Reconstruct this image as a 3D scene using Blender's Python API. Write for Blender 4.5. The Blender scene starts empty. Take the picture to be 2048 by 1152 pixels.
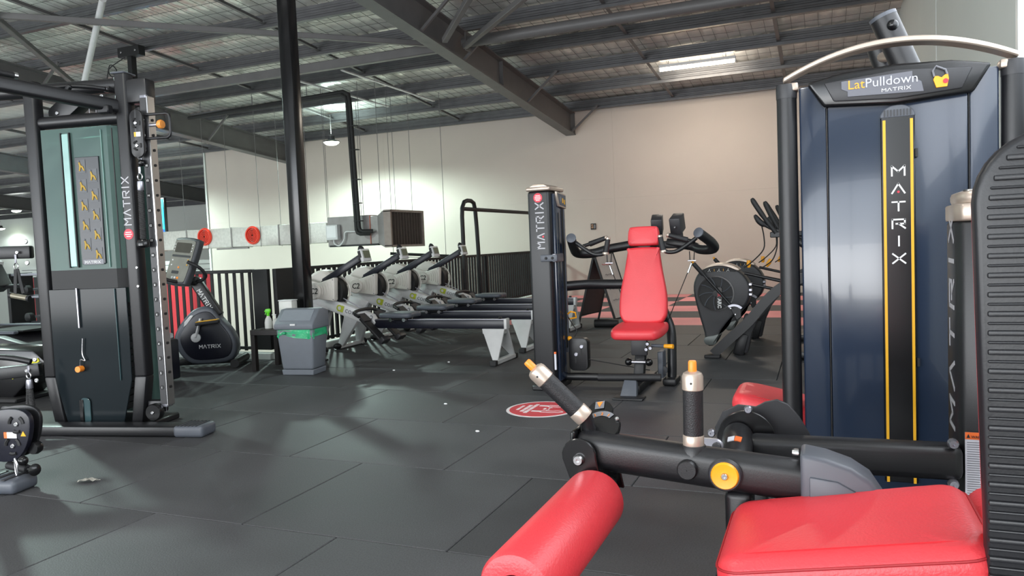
import bpy, bmesh, math, random
from mathutils import Vector as V, Matrix as M
random.seed(7)
PI = math.pi
sc = bpy.context.scene
COL = sc.collection

# ------------------------------------------------------------------ camera
cam_d = bpy.data.cameras.new('camera'); cam = bpy.data.objects.new('camera', cam_d); COL.objects.link(cam)
cam_d.sensor_width = 36.0; cam_d.sensor_fit = 'HORIZONTAL'; cam_d.lens = 36.0*1500/2048
cam_d.clip_start = 0.05; cam_d.clip_end = 200
YAW, PITCH, ROLL = math.atan(623/1500), math.atan(88/1500), math.atan(.042)
_f = V((-math.sin(YAW)*math.cos(PITCH), math.cos(YAW)*math.cos(PITCH), -math.sin(PITCH)))
_r0 = V((math.cos(YAW), math.sin(YAW), 0)); _u0 = _r0.cross(_f)
_r = math.cos(ROLL)*_r0 - math.sin(ROLL)*_u0; _u = math.cos(ROLL)*_u0 + math.sin(ROLL)*_r0
cam.matrix_world = M(((_r.x, _u.x, -_f.x, 0), (_r.y, _u.y, -_f.y, 0), (_r.z, _u.z, -_f.z, 1.1), (0, 0, 0, 1)))
sc.camera = cam

# ------------------------------------------------------------------ world, daylight, exposure
w = bpy.data.worlds.new('world'); sc.world = w; w.use_nodes = True
w.node_tree.nodes['Background'].inputs[0].default_value = (.88, .94, 1.0, 1)
w.node_tree.nodes['Background'].inputs[1].default_value = 1.6
sc.view_settings.view_transform = 'Standard'; sc.view_settings.look = 'None'
sc.view_settings.gamma = 1; sc.view_settings.use_curve_mapping = False
sc.view_settings.exposure = 0.52

def area(name, loc, target, sx, sy, power, col):
    d = bpy.data.lights.new(name, 'AREA'); d.shape = 'RECTANGLE'; d.size = sx; d.size_y = sy
    d.energy = power; d.color = col
    o = bpy.data.objects.new(name, d); COL.objects.link(o); o.location = loc
    o.rotation_euler = (V(target)-V(loc)).to_track_quat('-Z', 'Y').to_euler()
    return o
# daylight through the glazed front behind the camera and the windows of the right-hand wall, plus an added ceiling fill
area('front_window_daylight', (-6.0, -3.9, 1.7), (-6.0, 0, 1.5), 13, 2.8, 360, (.86, .93, 1.0))
area('added_ceiling_fill', (-6.0, -3.8, .9), (-6.0, 6, 4.6), 13, 1.4, 260, (.98, .95, .9))  # extra upward fill, added to brighten the ceiling
area('side_window_daylight', (0.98, 2.9, 2.55), (-3, 3.2, 1.4), 4.6, 1.6, 60, (.92, .95, 1.0))

# ------------------------------------------------------------------ materials
def lin(h):
    h = h.lstrip('#'); c = [int(h[i:i+2], 16)/255 for i in (0, 2, 4)]
    return tuple(x/12.92 if x <= .04045 else ((x+.055)/1.055)**2.4 for x in c)
MATS = {}
def mat(name, hexc, rough=.5, metal=0.0, var=.06, scale=14, bump=0.0, bscale=60, spec=.5, coat=0.0, emit=None, estr=0):
    if name in MATS: return MATS[name]
    m = bpy.data.materials.new(name); m.use_nodes = True; nt = m.node_tree
    b = nt.nodes['Principled BSDF']; L = nt.links
    c = lin(hexc) if isinstance(hexc, str) else hexc
    b.inputs['Roughness'].default_value = rough; b.inputs['Metallic'].default_value = metal
    b.inputs['Specular IOR Level'].default_value = spec; b.inputs['Coat Weight'].default_value = coat
    tc = nt.nodes.new('ShaderNodeTexCoord')
    if var > 0:
        n = nt.nodes.new('ShaderNodeTexNoise'); n.inputs['Scale'].default_value = scale; n.inputs['Detail'].default_value = 4
        L.new(tc.outputs['Object'], n.inputs['Vector'])
        r = nt.nodes.new('ShaderNodeValToRGB')
        r.color_ramp.elements[0].position = .3; r.color_ramp.elements[1].position = .7
        r.color_ramp.elements[0].color = (*[x*(1-var) for x in c], 1)
        r.color_ramp.elements[1].color = (*[min(1, x*(1+var)) for x in c], 1)
        L.new(n.outputs['Fac'], r.inputs['Fac']); L.new(r.outputs['Color'], b.inputs['Base Color'])
    else:
        b.inputs['Base Color'].default_value = (*c, 1)
    if bump > 0:
        n2 = nt.nodes.new('ShaderNodeTexNoise'); n2.inputs['Scale'].default_value = bscale; n2.inputs['Detail'].default_value = 3
        L.new(tc.outputs['Object'], n2.inputs['Vector'])
        bp = nt.nodes.new('ShaderNodeBump'); bp.inputs['Strength'].default_value = bump; bp.inputs['Distance'].default_value = .01
        L.new(n2.outputs['Fac'], bp.inputs['Height']); L.new(bp.outputs['Normal'], b.inputs['Normal'])
    if emit:
        b.inputs['Emission Color'].default_value = (*lin(emit), 1); b.inputs['Emission Strength'].default_value = estr
    MATS[name] = m
    return m

def rubber(name, hexc, dusty=.5):
    """black rubber floor tile: fine granules, pale dust and scuffs"""
    m = bpy.data.materials.new(name); m.use_nodes = True; nt = m.node_tree; L = nt.links
    b = nt.nodes['Principled BSDF']; b.inputs['Specular IOR Level'].default_value = .35
    tc = nt.nodes.new('ShaderNodeTexCoord'); oi = nt.nodes.new('ShaderNodeObjectInfo')
    ad = nt.nodes.new('ShaderNodeVectorMath'); ad.operation = 'ADD'
    L.new(tc.outputs['Object'], ad.inputs[0]); L.new(oi.outputs['Location'], ad.inputs[1])
    c = lin(hexc)
    big = nt.nodes.new('ShaderNodeTexNoise'); big.inputs['Scale'].default_value = 1.6; big.inputs['Detail'].default_value = 5
    fine = nt.nodes.new('ShaderNodeTexNoise'); fine.inputs['Scale'].default_value = 160; fine.inputs['Detail'].default_value = 2
    L.new(ad.outputs[0], big.inputs['Vector']); L.new(ad.outputs[0], fine.inputs['Vector'])
    r1 = nt.nodes.new('ShaderNodeValToRGB'); r1.color_ramp.elements[0].position = .35; r1.color_ramp.elements[1].position = .72
    r1.color_ramp.elements[0].color = (*[x*.86 for x in c], 1); r1.color_ramp.elements[1].color = (*[x*(1+dusty*.55)+.002 for x in c], 1)
    L.new(big.outputs['Fac'], r1.inputs['Fac'])
    r2 = nt.nodes.new('ShaderNodeValToRGB'); r2.color_ramp.elements[0].position = .3; r2.color_ramp.elements[1].position = .75
    r2.color_ramp.elements[0].color = (.75, .75, .75, 1); r2.color_ramp.elements[1].color = (1.3, 1.3, 1.3, 1)
    L.new(fine.outputs['Fac'], r2.inputs['Fac'])
    mx = nt.nodes.new('ShaderNodeMixRGB'); mx.blend_type = 'MULTIPLY'; mx.inputs[0].default_value = 1
    L.new(r1.outputs[0], mx.inputs[1]); L.new(r2.outputs[0], mx.inputs[2])
    # each tile a touch lighter or darker than the next
    rv = nt.nodes.new('ShaderNodeMapRange'); rv.inputs['To Min'].default_value = .82; rv.inputs['To Max'].default_value = 1.2
    L.new(oi.outputs['Random'], rv.inputs['Value'])
    mx2 = nt.nodes.new('ShaderNodeMixRGB'); mx2.blend_type = 'MULTIPLY'; mx2.inputs[0].default_value = 1
    L.new(mx.outputs[0], mx2.inputs[1]); L.new(rv.outputs[0], mx2.inputs[2]); L.new(mx2.outputs[0], b.inputs['Base Color'])
    rr = nt.nodes.new('ShaderNodeMapRange'); rr.inputs['To Min'].default_value = .45; rr.inputs['To Max'].default_value = .68
    L.new(big.outputs['Fac'], rr.inputs['Value']); L.new(rr.outputs[0], b.inputs['Roughness'])
    bp = nt.nodes.new('ShaderNodeBump'); bp.inputs['Strength'].default_value = .25; bp.inputs['Distance'].default_value = .003
    L.new(fine.outputs['Fac'], bp.inputs['Height']); L.new(bp.outputs['Normal'], b.inputs['Normal'])
    return m

def acrylic(name, tint, clear, rough=.12):
    """tinted see-through plastic cover: part clear, part milky, glossy"""
    m = bpy.data.materials.new(name); m.use_nodes = True; nt = m.node_tree; L = nt.links
    for n in list(nt.nodes): nt.nodes.remove(n)
    out = nt.nodes.new('ShaderNodeOutputMaterial')
    tr = nt.nodes.new('ShaderNodeBsdfTransparent'); tr.inputs[0].default_value = (*tint, 1)
    pb = nt.nodes.new('ShaderNodeBsdfPrincipled'); pb.inputs['Base Color'].default_value = (*[x*.35 for x in tint], 1)
    pb.inputs['Roughness'].default_value = rough; pb.inputs['Specular IOR Level'].default_value = .22
    no = nt.nodes.new('ShaderNodeTexNoise'); no.inputs['Scale'].default_value = 2.0
    tc = nt.nodes.new('ShaderNodeTexCoord'); L.new(tc.outputs['Object'], no.inputs['Vector'])
    rr = nt.nodes.new('ShaderNodeMapRange'); rr.inputs['To Min'].default_value = clear-.06; rr.inputs['To Max'].default_value = clear+.06
    L.new(no.outputs['Fac'], rr.inputs['Value'])
    mx = nt.nodes.new('ShaderNodeMixShader'); L.new(rr.outputs[0], mx.inputs[0]); L.new(pb.outputs[0], mx.inputs[1]); L.new(tr.outputs[0], mx.inputs[2])
    L.new(mx.outputs[0], out.inputs['Surface'])
    return m

BLACK = mat('black_powder_coat', '#151518', .4, var=.08, scale=220, bump=.05, bscale=500)
DARK = mat('matt_black', '#141416', .6, var=.05)
GLOSSBLACK = mat('gloss_black_plastic', '#101012', .22)
CHAR = mat('charcoal_plastic', '#2b2b2e', .45)
GREYP = mat('slate_grey_plastic', '#4d5159', .45, var=.04)
SHROUD = mat('navy_gloss_shroud', '#1f2a3c', .2, var=.03, scale=3, spec=.6, coat=.25)
NAVY = mat('navy_metal', '#12131f', .35)
RED = mat('red_vinyl', '#d23840', .4, var=.05, scale=6, bump=.12, bscale=220)
REDSEAM = mat('red_vinyl_seam', '#9c2027', .5)
GOLD = mat('champagne_metal', '#b7a89b', .34, metal=.55, var=.04)
SILVER = mat('silver_metal', '#c6c6c8', .25, metal=1, var=.03)
STEEL = mat('brushed_steel', '#a9a9b2', .34, metal=.9, var=.06)
ORANGE = mat('orange_plastic', '#f0892a', .4, var=.03)
YELLOW = mat('amber_plastic', '#eea11a', .38, var=.03)
YSTRIPE = mat('yellow_stripe', '#d9a016', .4, var=.03)
WHITE = mat('white_print', '#dcdcdc', .5, var=.02)
REDDOT = mat('red_print', '#d8233b', .45, var=.02)
GREYPRINT = mat('grey_print', '#6f7076', .5, var=.03)
ROWGREY = mat('warm_light_grey', '#c6c1ba', .45, var=.04, scale=8)
ROWGREY2 = mat('light_grey_metal', '#c4c4c4', .4, var=.04)
STEELGREY = mat('grey_painted_steel', '#5d5b5b', .5, var=.08, scale=5)
PURLIN = mat('galvanised_steel', '#5f5f61', .4, metal=.35, var=.12, scale=6)
RUBBERGRIP = mat('ribbed_black_rubber', '#17171a', .5, var=.05, bump=.25, bscale=400)

# ------------------------------------------------------------------ mesh building
class MB:
    def __init__(s): s.v = []; s.f = []
    def add(s, vs, fs):
        o = len(s.v); s.v += [V(p) for p in vs]; s.f += [tuple(i+o for i in f) for f in fs]; return s
    def box(s, c, d, rot=None):
        c = V(c); hx, hy, hz = d[0]/2, d[1]/2, d[2]/2
        ps = [V((x, y, z)) for x in (-hx, hx) for y in (-hy, hy) for z in (-hz, hz)]
        if rot is not None:
            R = rot if isinstance(rot, M) else M.Rotation(rot[2], 3, 'Z') @ M.Rotation(rot[1], 3, 'Y') @ M.Rotation(rot[0], 3, 'X')
            ps = [R @ p for p in ps]
        return s.add([c+p for p in ps], [(0, 1, 3, 2), (4, 6, 7, 5), (0, 4, 5, 1), (2, 3, 7, 6), (0, 2, 6, 4), (1, 5, 7, 3)])
    def bar(s, p, q, wd, ht, up=(0, 0, 1)):
        p, q = V(p), V(q); d = (q-p); L = d.length; x = d/L; u = V(up)
        y = u.cross(x)
        if y.length < 1e-5: y = V((0, 1, 0)).cross(x)
        y.normalize(); z = x.cross(y)
        R = M((x, y, z)).transposed()
        return s.box((p+q)/2, (L, wd, ht), R)
    def cyl(s, p, q, r, r2=None, n=16):
        return s.tube([p, q], [r, r if r2 is None else r2], n)
    def tube(s, pts, r, n=10, closed=False):
        P = [V(p) for p in pts]; k = len(P)
        rs = r if isinstance(r, (list, tuple)) else [r]*k
        T = []
        for i in range(k):
            a = P[(i-1) % k] if (closed or i > 0) else P[i]
            b = P[(i+1) % k] if (closed or i < k-1) else P[i]
            T.append((b-a).normalized())
        ref = V((0, 0, 1)) if abs(T[0].z) < .9 else V((1, 0, 0))
        x = (ref - T[0]*ref.dot(T[0])).normalized(); vs = []
        for i in range(k):
            x = (x - T[i]*x.dot(T[i])).normalized(); y = T[i].cross(x)
            for j in range(n):
                a = 2*PI*(j+.5)/n; vs.append(P[i]+(x*math.cos(a)+y*math.sin(a))*rs[i])
        fs = []
        for i in range(k if closed else k-1):
            i2 = (i+1) % k
            for j in range(n):
                j2 = (j+1) % n; fs.append((i*n+j, i*n+j2, i2*n+j2, i2*n+j))
        if not closed:
            fs.append(tuple(reversed(range(n)))); fs.append(tuple((k-1)*n+j for j in range(n)))
        return s.add(vs, fs)
    def prism(s, poly, vec):
        n = len(poly); vec = V(vec); a = [V(p) for p in poly]
        fs = [tuple(reversed(range(n))), tuple(range(n, 2*n))]
        for i in range(n):
            j = (i+1) % n; fs.append((i, j, n+j, n+i))
        return s.add(a+[p+vec for p in a], fs)
    def xz(s, poly, y0, y1): return s.prism([(p[0], y0, p[1]) for p in poly], (0, y1-y0, 0))
    def lathe(s, prof, c=(0, 0, 0), axis=(0, 0, 1), n=24, caps=True):
        ax = V(axis).normalized(); ref = V((1, 0, 0)) if abs(ax.x) < .9 else V((0, 1, 0))
        x = (ref-ax*ref.dot(ax)).normalized(); y = ax.cross(x); c = V(c); vs = []
        for r, h in prof:
            for j in range(n):
                a = 2*PI*j/n; vs.append(c+ax*h+(x*math.cos(a)+y*math.sin(a))*r)
        k = len(prof); fs = []
        for i in range(k-1):
            for j in range(n):
                j2 = (j+1) % n; fs.append((i*n+j, i*n+j2, (i+1)*n+j2, (i+1)*n+j))
        if caps: fs.append(tuple(reversed(range(n)))); fs.append(tuple((k-1)*n+j for j in range(n)))
        return s.add(vs, fs)
    def ball(s, c, r, n=14):
        r = r if isinstance(r, (tuple, list)) else (r, r, r); c = V(c); vs = []; fs = []
        for i in range(1, n//2):
            t = PI*i/(n//2)
            for j in range(n):
                a = 2*PI*j/n; vs.append(c+V((r[0]*math.sin(t)*math.cos(a), r[1]*math.sin(t)*math.sin(a), r[2]*math.cos(t))))
        k = n//2-1
        vs += [c+V((0, 0, r[2])), c-V((0, 0, r[2]))]
        for i in range(k-1):
            for j in range(n):
                j2 = (j+1) % n; fs.append((i*n+j, (i+1)*n+j, (i+1)*n+j2, i*n+j2))
        for j in range(n):
            j2 = (j+1) % n; fs.append((k*n, j, j2)); fs.append((k*n+1, (k-1)*n+j2, (k-1)*n+j))
        return s.add(vs, fs)
    def pad(s, outline, t, rnd, R=None, c=(0, 0, 0), seg=5, dome=0.0):
        """upholstered pad: outline in local xy (counter-clockwise), thickness t along z, rounded rims"""
        o = []; src = [V((p[0], p[1])) for p in outline]
        for i, p in enumerate(src):
            q = src[(i+1) % len(src)]; k = max(1, int((q-p).length/.035))
            o += [p.lerp(q, j/k) for j in range(k)]
        n = len(o); nr = []
        for i in range(n):
            e = (o[(i+1) % n]-o[i-1]); nn = V((e.y, -e.x)); nn.normalize(); nr.append(nn)
        rings = []
        for k in range(seg+1):
            a = PI/2*k/seg; rings.append((rnd*(1-math.sin(a)), -t/2+rnd*(1-math.cos(a))))
        top = [(i_, -z_) for i_, z_ in reversed(rings)]
        allr = rings+top
        vs = []; R = R or M.Identity(3); c = V(c); cen = sum(o, V((0, 0)))/n
        for ins, z in allr:
            for i in range(n):
                p = o[i]-nr[i]*ins; vs.append(c+R @ V((p.x, p.y, z)))
        if dome:
            for sc_, dz in ((.8, .35), (.6, .7), (.35, .93), (.15, 1.0)):
                allr.append(None)
                for i in range(n):
                    p = cen+(o[i]-cen)*sc_; vs.append(c+R @ V((p.x, p.y, t/2+dome*dz)))
        k = len(allr); fs = [tuple(reversed(range(n))), tuple((k-1)*n+j for j in range(n))]
        for i in range(k-1):
            for j in range(n):
                j2 = (j+1) % n; fs.append((i*n+j, i*n+j2, (i+1)*n+j2, (i+1)*n+j))
        return s.add(vs, fs)
    def mesh(s, name, bevel=0, seg=2, smooth=38):
        me = bpy.data.meshes.new(name); me.from_pydata([tuple(p) for p in s.v], [], s.f)
        bm = bmesh.new(); bm.from_mesh(me)
        bmesh.ops.recalc_face_normals(bm, faces=bm.faces)
        if bevel > 0:
            es = [e for e in bm.edges if len(e.link_faces) == 2 and e.calc_face_angle(0) > math.radians(40)]
            bmesh.ops.bevel(bm, geom=es, offset=bevel, segments=seg, profile=.5, affect='EDGES', clamp_overlap=True)
        bm.to_mesh(me); bm.free()
        if smooth:
            for p in me.polygons: p.use_smooth = True
            me.set_sharp_from_angle(angle=math.radians(smooth))
        return me
    def build(s, name, m, parent=None, bevel=0, seg=2, smooth=38):
        me = s.mesh(name, bevel, seg, smooth); me.materials.append(m)
        o = bpy.data.objects.new(name, me); COL.objects.link(o)
        if parent is not None: o.parent = parent
        return o

def thing(name, label, cat, loc=(0, 0, 0), rz=0, group=None):
    o = bpy.data.objects.new(name, None); COL.objects.link(o); o.location = loc; o.rotation_euler = (0, 0, rz)
    o.empty_display_size = .1
    return tag(o, label, cat, group)
def tag(o, label, cat, group=None):
    o['label'] = label; o['category'] = cat
    if group: o['group'] = group
    return o
def struct(o, label=None):
    o['kind'] = 'structure'
    if label: o['label'] = label
    return o
def copy_tree(o, parent=None):
    c = o.copy(); COL.objects.link(c)
    if parent is not None: c.parent = parent
    for ch in o.children: copy_tree(ch, c)
    return c
def link(name, me, parent, loc=(0, 0, 0)):
    o = bpy.data.objects.new(name, me); COL.objects.link(o); o.location = loc
    if parent is not None: o.parent = parent
    return o
def smooth_path(pts, n=6):
    P = [V(p) for p in pts]; out = []
    for i in range(len(P)-1):
        a, b, c, d = P[max(i-1, 0)], P[i], P[i+1], P[min(i+2, len(P)-1)]
        for k in range(n):
            t = k/n
            out.append(.5*((2*b)+(c-a)*t+(2*a-5*b+4*c-d)*t*t+(3*b-a-3*c+d)*t**3))
    out.append(P[-1]); return out
def rrect(w_, h_, r, n=5, cx=0, cy=0):
    o = []
    for sx, sy, a0 in ((1, -1, -90), (1, 1, 0), (-1, 1, 90), (-1, -1, 180)):
        for k in range(n+1):
            a = math.radians(a0+90*k/n); o.append((cx+sx*(w_/2-r)+r*math.cos(a), cy+sy*(h_/2-r)+r*math.sin(a)))
    return o
def circle(r, n=24, cx=0, cy=0): return [(cx+r*math.cos(2*PI*i/n), cy+r*math.sin(2*PI*i/n)) for i in range(n)]

# ------------------------------------------------------------------ lettering
GLYPH = {'M': [[(0, 0), (0, 1), (.5, .42), (1, 1), (1, 0)]], 'A': [[(0, 0), (.5, 1), (1, 0)]], 'T': [[(0, .93), (1, .93)], [(.5, .93), (.5, 0)]],
         'R': [[(0, 0), (0, .93), (.98, .93), (.98, .48), (.3, .48)], [(.5, .48), (1, 0)]], 'I': [[(.5, 0), (.5, 1)]], 'X': [[(0, 0), (1, 1)], [(0, 1), (1, 0)]]}
def matrix_word(parent, origin, ex, ey, h, m=WHITE, wfac=1.15, gap=.42, stacked=False, th=.16, dot=True):
    """the six wide letters with the open A and its red dot, laid on a surface (ex along the word, ey up the letters)"""
    ex, ey = V(ex).normalized(), V(ey).normalized(); nz = ex.cross(ey); o = V(origin); x = y = 0.0; dots = []
    for ch in 'MATRIX':
        b = MB()
        wl = h*wfac if ch != 'I' else h*.28
        if stacked: ox, oy = -wl/2, y
        else: ox, oy = x, 0
        for st in GLYPH[ch]:
            for p, q in zip(st, st[1:]):
                P = o+ex*(ox+p[0]*wl)+ey*(oy+p[1]*h); Q = o+ex*(ox+q[0]*wl)+ey*(oy+q[1]*h)
                d = (Q-P).normalized(); P -= d*h*th*.4; Q += d*h*th*.4
                b.bar(P+nz*.0008, Q+nz*.0008, h*th, .0012, up=nz)
        b.build('letter', m, parent, smooth=0)
        if ch == 'A': dots.append(o+ex*(ox+wl/2)+ey*(oy+h*.14))
        if stacked: y -= h*1.85
        else: x += wl+h*gap
    if dot:
        for d in dots: MB().lathe([(h*.12, 0), (h*.12, .002)], d, nz, 12).build('red_dot', REDDOT, parent)
def text(parent, s_, origin, ex, ey, size, m, align='LEFT', name='lettering', bold=0.0, shear=0.0):
    cu = bpy.data.curves.new('t', 'FONT'); cu.body = s_; cu.size = size; cu.align_x = align; cu.resolution_u = 2
    cu.extrude = .0006; cu.offset = bold; cu.shear = shear
    to = bpy.data.objects.new('t', cu); COL.objects.link(to)
    me = bpy.data.meshes.new_from_object(to); bpy.data.objects.remove(to); bpy.data.curves.remove(cu)
    ex, ey = V(ex).normalized(), V(ey).normalized(); nz = ex.cross(ey); o = V(origin)+nz*.001
    for v in me.vertices: v.co = o+ex*v.co.x+ey*v.co.y+nz*v.co.z
    me.materials.clear(); me.materials.append(m)
    ob = bpy.data.objects.new(name, me); COL.objects.link(ob); ob.parent = parent
    return ob
def bolt(parent, c, axis, r=.012, m=SILVER, h=.008):
    return MB().lathe([(r*.2, 0), (r, 0), (r, h*.6), (r*.75, h), (r*.3, h), (r*.3, h*.6), (r*.05, h*.6)], c, axis, 12).build('bolt', m, parent)
# ================================================================== SETTING
def roofz(y): return 3.66+.085*(14.55-y)
WALLM = mat('warm_white_wall', '#bdb2a9', .75, var=.03, scale=1.2, bump=.05, bscale=30)
WALLG = mat('cool_white_wall', '#d3d8d2', .75, var=.02, scale=1.2)
KERB = mat('white_painted_kerb', '#cfd2cf', .6, var=.05, scale=3)
CONC = mat('pale_concrete', '#b4b6b3', .7, var=.1, scale=2)
REDWALL = mat('red_painted_wall', '#d03a42', .6, var=.04)
MATM = rubber('black_rubber_tile', '#404042'); REDM = rubber('red_rubber_tile', '#dc8c8e', .12)  # red tile base colour paled to include its grazing sheen
JOINT = mat('dark_joint', '#1a1a1b', .8, var=.05)

floor = MB().box((-7.475, 1.125, -.16), (17.05, 10.25, .28)).box((-2.135, 10.4, -.16), (6.37, 8.3, .28)).build('floor', JOINT, smooth=0)
struct(floor, 'black rubber tiled gym floor')
_tm = {}
def tile(x0, x1, y0, y1, m, name):
    w_, d_ = round(x1-x0-.005, 4), round(y1-y0-.005, 4)
    if w_ < .03 or d_ < .03: return
    k = (w_, d_, m.name)
    if k not in _tm:
        me = MB().box((0, 0, -.011), (w_, d_, .022)).mesh('floor_tile', .003, 1, 0); me.materials.append(m); _tm[k] = me
    link(name, _tm[k], floor, ((x0+x1)/2, (y0+y1)/2, 0))
PX, PY, X0, Y0 = .944, .884, -1.276, 2.345
for j in range(-3, 8):
    ya, yb = Y0+PY*j, Y0+PY*(j+1); off = 0 if j % 2 == 0 else PX/2
    for i in range(-8, 4):
        xa, xb = X0+off+PX*(i-1), X0+off+PX*i
        xa, xb = max(xa, -8.3), min(xb, 1.04)
        if xb-xa < .05: continue
        if yb <= 6.25: tile(xa, xb, ya, yb, MATM, 'rubber_tile')
        elif ya >= 6.25:
            if xb > -5.25: tile(max(xa, -5.3), xb, ya, yb, MATM, 'rubber_tile')
        else:
            if xb <= -5.3: tile(xa, xb, ya, 6.25, MATM, 'rubber_tile')
            elif xa >= -5.3: tile(xa, xb, ya, yb, MATM, 'rubber_tile')
            else: tile(xa, -5.3, ya, 6.25, MATM, 'rubber_tile'); tile(-5.3, xb, ya, yb, MATM, 'rubber_tile')
# chequered strip of red and black tiles along the far wall
TY = Y0+PY*8
for j in range(6):
    ya, yb = TY+PY*j, min(TY+PY*(j+1), 14.54)
    for i in range(-5, 4):
        xa, xb = max(-.42+PX*(i-1), -5.3), min(-.42+PX*i, 1.04)
        if xb-xa < .05: continue
        red = (i+j) % 2 == 1
        tile(xa, xb, ya, yb, REDM if red else MATM, 'red_tile' if red else 'black_tile')
ft = MB().box((-12.2, 1.1, -.011), (7.7, 10.2, .022)).build('distant_tiling', MATM, floor, smooth=0)
ft['kind'] = 'stuff'

# walls
wb = MB().box((-4.55, 14.68, .9), (19.2, .1, 7.8)).build('wall_back', WALLM); struct(wb, 'tall warm white rear wall')
for xa, xb in ((-14.16, -9.0), (-9.0, -3.77), (-3.77, 1.05)):
    for za, zb in ((-3, 1.92), (1.92, 3.74)):
        MB().box(((xa+xb)/2, 14.6, (za+zb)/2), (xb-xa-.0015, .1, zb-za-.001)).build('wall_panel', WALLM, wb, 0, 1)
MB().box((-14.2, 14.6, .4), (.05, .14, 6.6)).build('edge_trim', WALLG, wb)
wr = MB()
for c, d in (((1.12, 9.9, 2.1), (.14, 9.4, 4.2)), ((1.12, .6, .72), (.14, 9.2, 1.44)), ((1.12, -2.1, 2.9), (.14, 3.8, 2.92)), ((1.12, 2.5, 4.3), (.14, 5.4, 1.2))): wr.box(c, d)
wr = wr.build('wall_right', WALLG); struct(wr, 'pale side wall with windows beside the tall machine')
for y in (8.4, 12.3): MB().box((1.047, y, 2.4), (.006, .02, 3.6)).build('panel_joint', KERB, wr)
FRAME = mat('white_window_frame', '#dfe3e2', .4, var=.02)
GLASS = acrylic('window_glass', (.95, .97, .98), .95, .05)
wn = MB().box((1.1, 2.5, 3.66), (.1, 5.4, .07)).box((1.1, 2.5, 1.475), (.1, 5.4, .07)).box((1.1, 5.17, 2.56), (.1, .06, 2.2)).box((1.1, -.17, 2.56), (.1, .06, 2.2)).build('window_1', FRAME, None, .004, 1)
struct(wn, 'bright side window in the pale wall')
for k in range(3):
    MB().box((1.12, .72+k*1.78, 2.56), (.012, 1.72, 2.1)).build('pane', GLASS, wn)
    if k: MB().box((1.1, .72+k*1.78-.89, 2.56), (.08, .05, 2.1)).build('mullion', FRAME, wn, .003, 1)
wf = MB().box((-13, -4.05, 4.1), (28.2, .1, 1.6)).box((-13, -4.05, -.02), (28.2, .1, .3))
for x in (-26, -12.7, -9.9, -7.1, -4.3, -1.5, 1.0): wf.box((x, -4.05, 1.7), (.14 if x > -13 else 2, .1, 3.4))
wf.box((-20, -4.05, 1.7), (14, .1, 3.4)); struct(wf.build('wall_front', WALLG), 'glazed shop front')
struct(MB().box((-27, 22.6, .5), (26, .2, 7)).build('wall_far', WALLG), 'far white wall of the rear hall')
struct(MB().box((-40.1, 9, .5), (.2, 27, 7)).build('wall_left', WALLG), 'far side wall')
struct(MB().box((-14.0, 18.5, .5), (.2, 7.8, 7)).build('wall_return', WALLG), 'return wall of the rear hall')
struct(MB().box((-22.7, 14.5, -3.1), (34.8, 17, .2)).build('floor_lower', CONC), 'pale floor of the lower level')
struct(MB().box((-5.37, 10.4, -1.5), (.1, 8.3, 3.0)).box((-10.6, 6.32, -1.5), (10.6, .1, 3.0)).build('wall_slab_edge', KERB), 'white edge of the raised floor')
struct(MB().box((-5.33, 10.42, .02), (.12, 8.3, .08)).build('trim_1', KERB, None, .006, 1), 'white kerb under the slatted fence')
struct(MB().box((-8.0, 6.28, .02), (5.3, .12, .08)).build('trim_2', KERB, None, .006, 1), 'white kerb under the wide slatted fence')
wi = MB().box((-19.2, 16.6, -1.17), (9.9, .12, 3.66)).build('wall_inner', REDWALL); struct(wi, 'low red partition with white top')
MB().box((-19.2, 16.6, .84), (9.9, .13, .36)).build('white_band', WALLG, wi)
for z in (.75, .9): MB().box((-19.2, 16.53, z), (9.9, .02, .015)).build('rail_line', STEELGREY, wi)

# ---- roof: foil blanket held on wire mesh, purlins on sloping I-beams
FOIL = mat('crinkled_foil', '#e2e0da', .32, metal=.4, var=.1, scale=5, bump=.7, bscale=9)
WIRE = mat('mesh_wire', '#5c5a57', .6)
def grid(x0, x1, y0, y1, nx, ny, fn):
    b = MB(); vs = [(x0+(x1-x0)*i/nx, y0+(y1-y0)*j/ny, 0) for j in range(ny+1) for i in range(nx+1)]
    vs = [(x, y, fn(x, y)) for x, y, _ in vs]
    fs = [(j*(nx+1)+i, (j+1)*(nx+1)+i, (j+1)*(nx+1)+i+1, j*(nx+1)+i+1) for j in range(ny) for i in range(nx)]
    return b.add(vs, fs)
WX, WY = .18, .3
def foilz(x, y):
    a = abs(math.sin(PI*x/WX)); b_ = abs(math.sin(PI*(y-.05)/WY))
    return roofz(y)+.235-.026*math.sqrt(a*b_)*(1+.6*math.sin(x*2.3+y*4.1)*math.sin(x*5.7-y*1.3))
def plain(x, y): return roofz(y)+.225
def to_obj(b, name, m, parent=None):
    me = bpy.data.meshes.new(name); me.from_pydata([tuple(p) for p in b.v], [], b.f); me.materials.append(m)
    for p in me.polygons: p.use_smooth = True
    return link(name, me, parent)
ceiling = to_obj(grid(-13.5, 1.05, 3.5, 14.6, 324, 110, foilz), 'ceiling', FOIL); struct(ceiling, 'foil lined sloping roof on steel purlins')
_lo = lambda x, y: plain(x, y)
to_obj(grid(-40, -13.5, -4, 22.6, 40, 40, plain), 'foil_sheet', FOIL, ceiling)
to_obj(grid(-13.5, 1.2, -4, 3.5, 30, 20, plain), 'foil_sheet', FOIL, ceiling)
to_obj(grid(-40, 1.2, -4.2, 22.8, 2, 2, lambda x, y: roofz(y)+.4), 'roof_sheet', STEELGREY, ceiling)
wm = MB(); r = .0022
x = -13.5
while x < 1.05:
    wm.bar((x, 3.5, roofz(3.5)+.2), (x, 14.5, roofz(14.5)+.2), r*2, r*2); x += WX
y = 3.65
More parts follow.
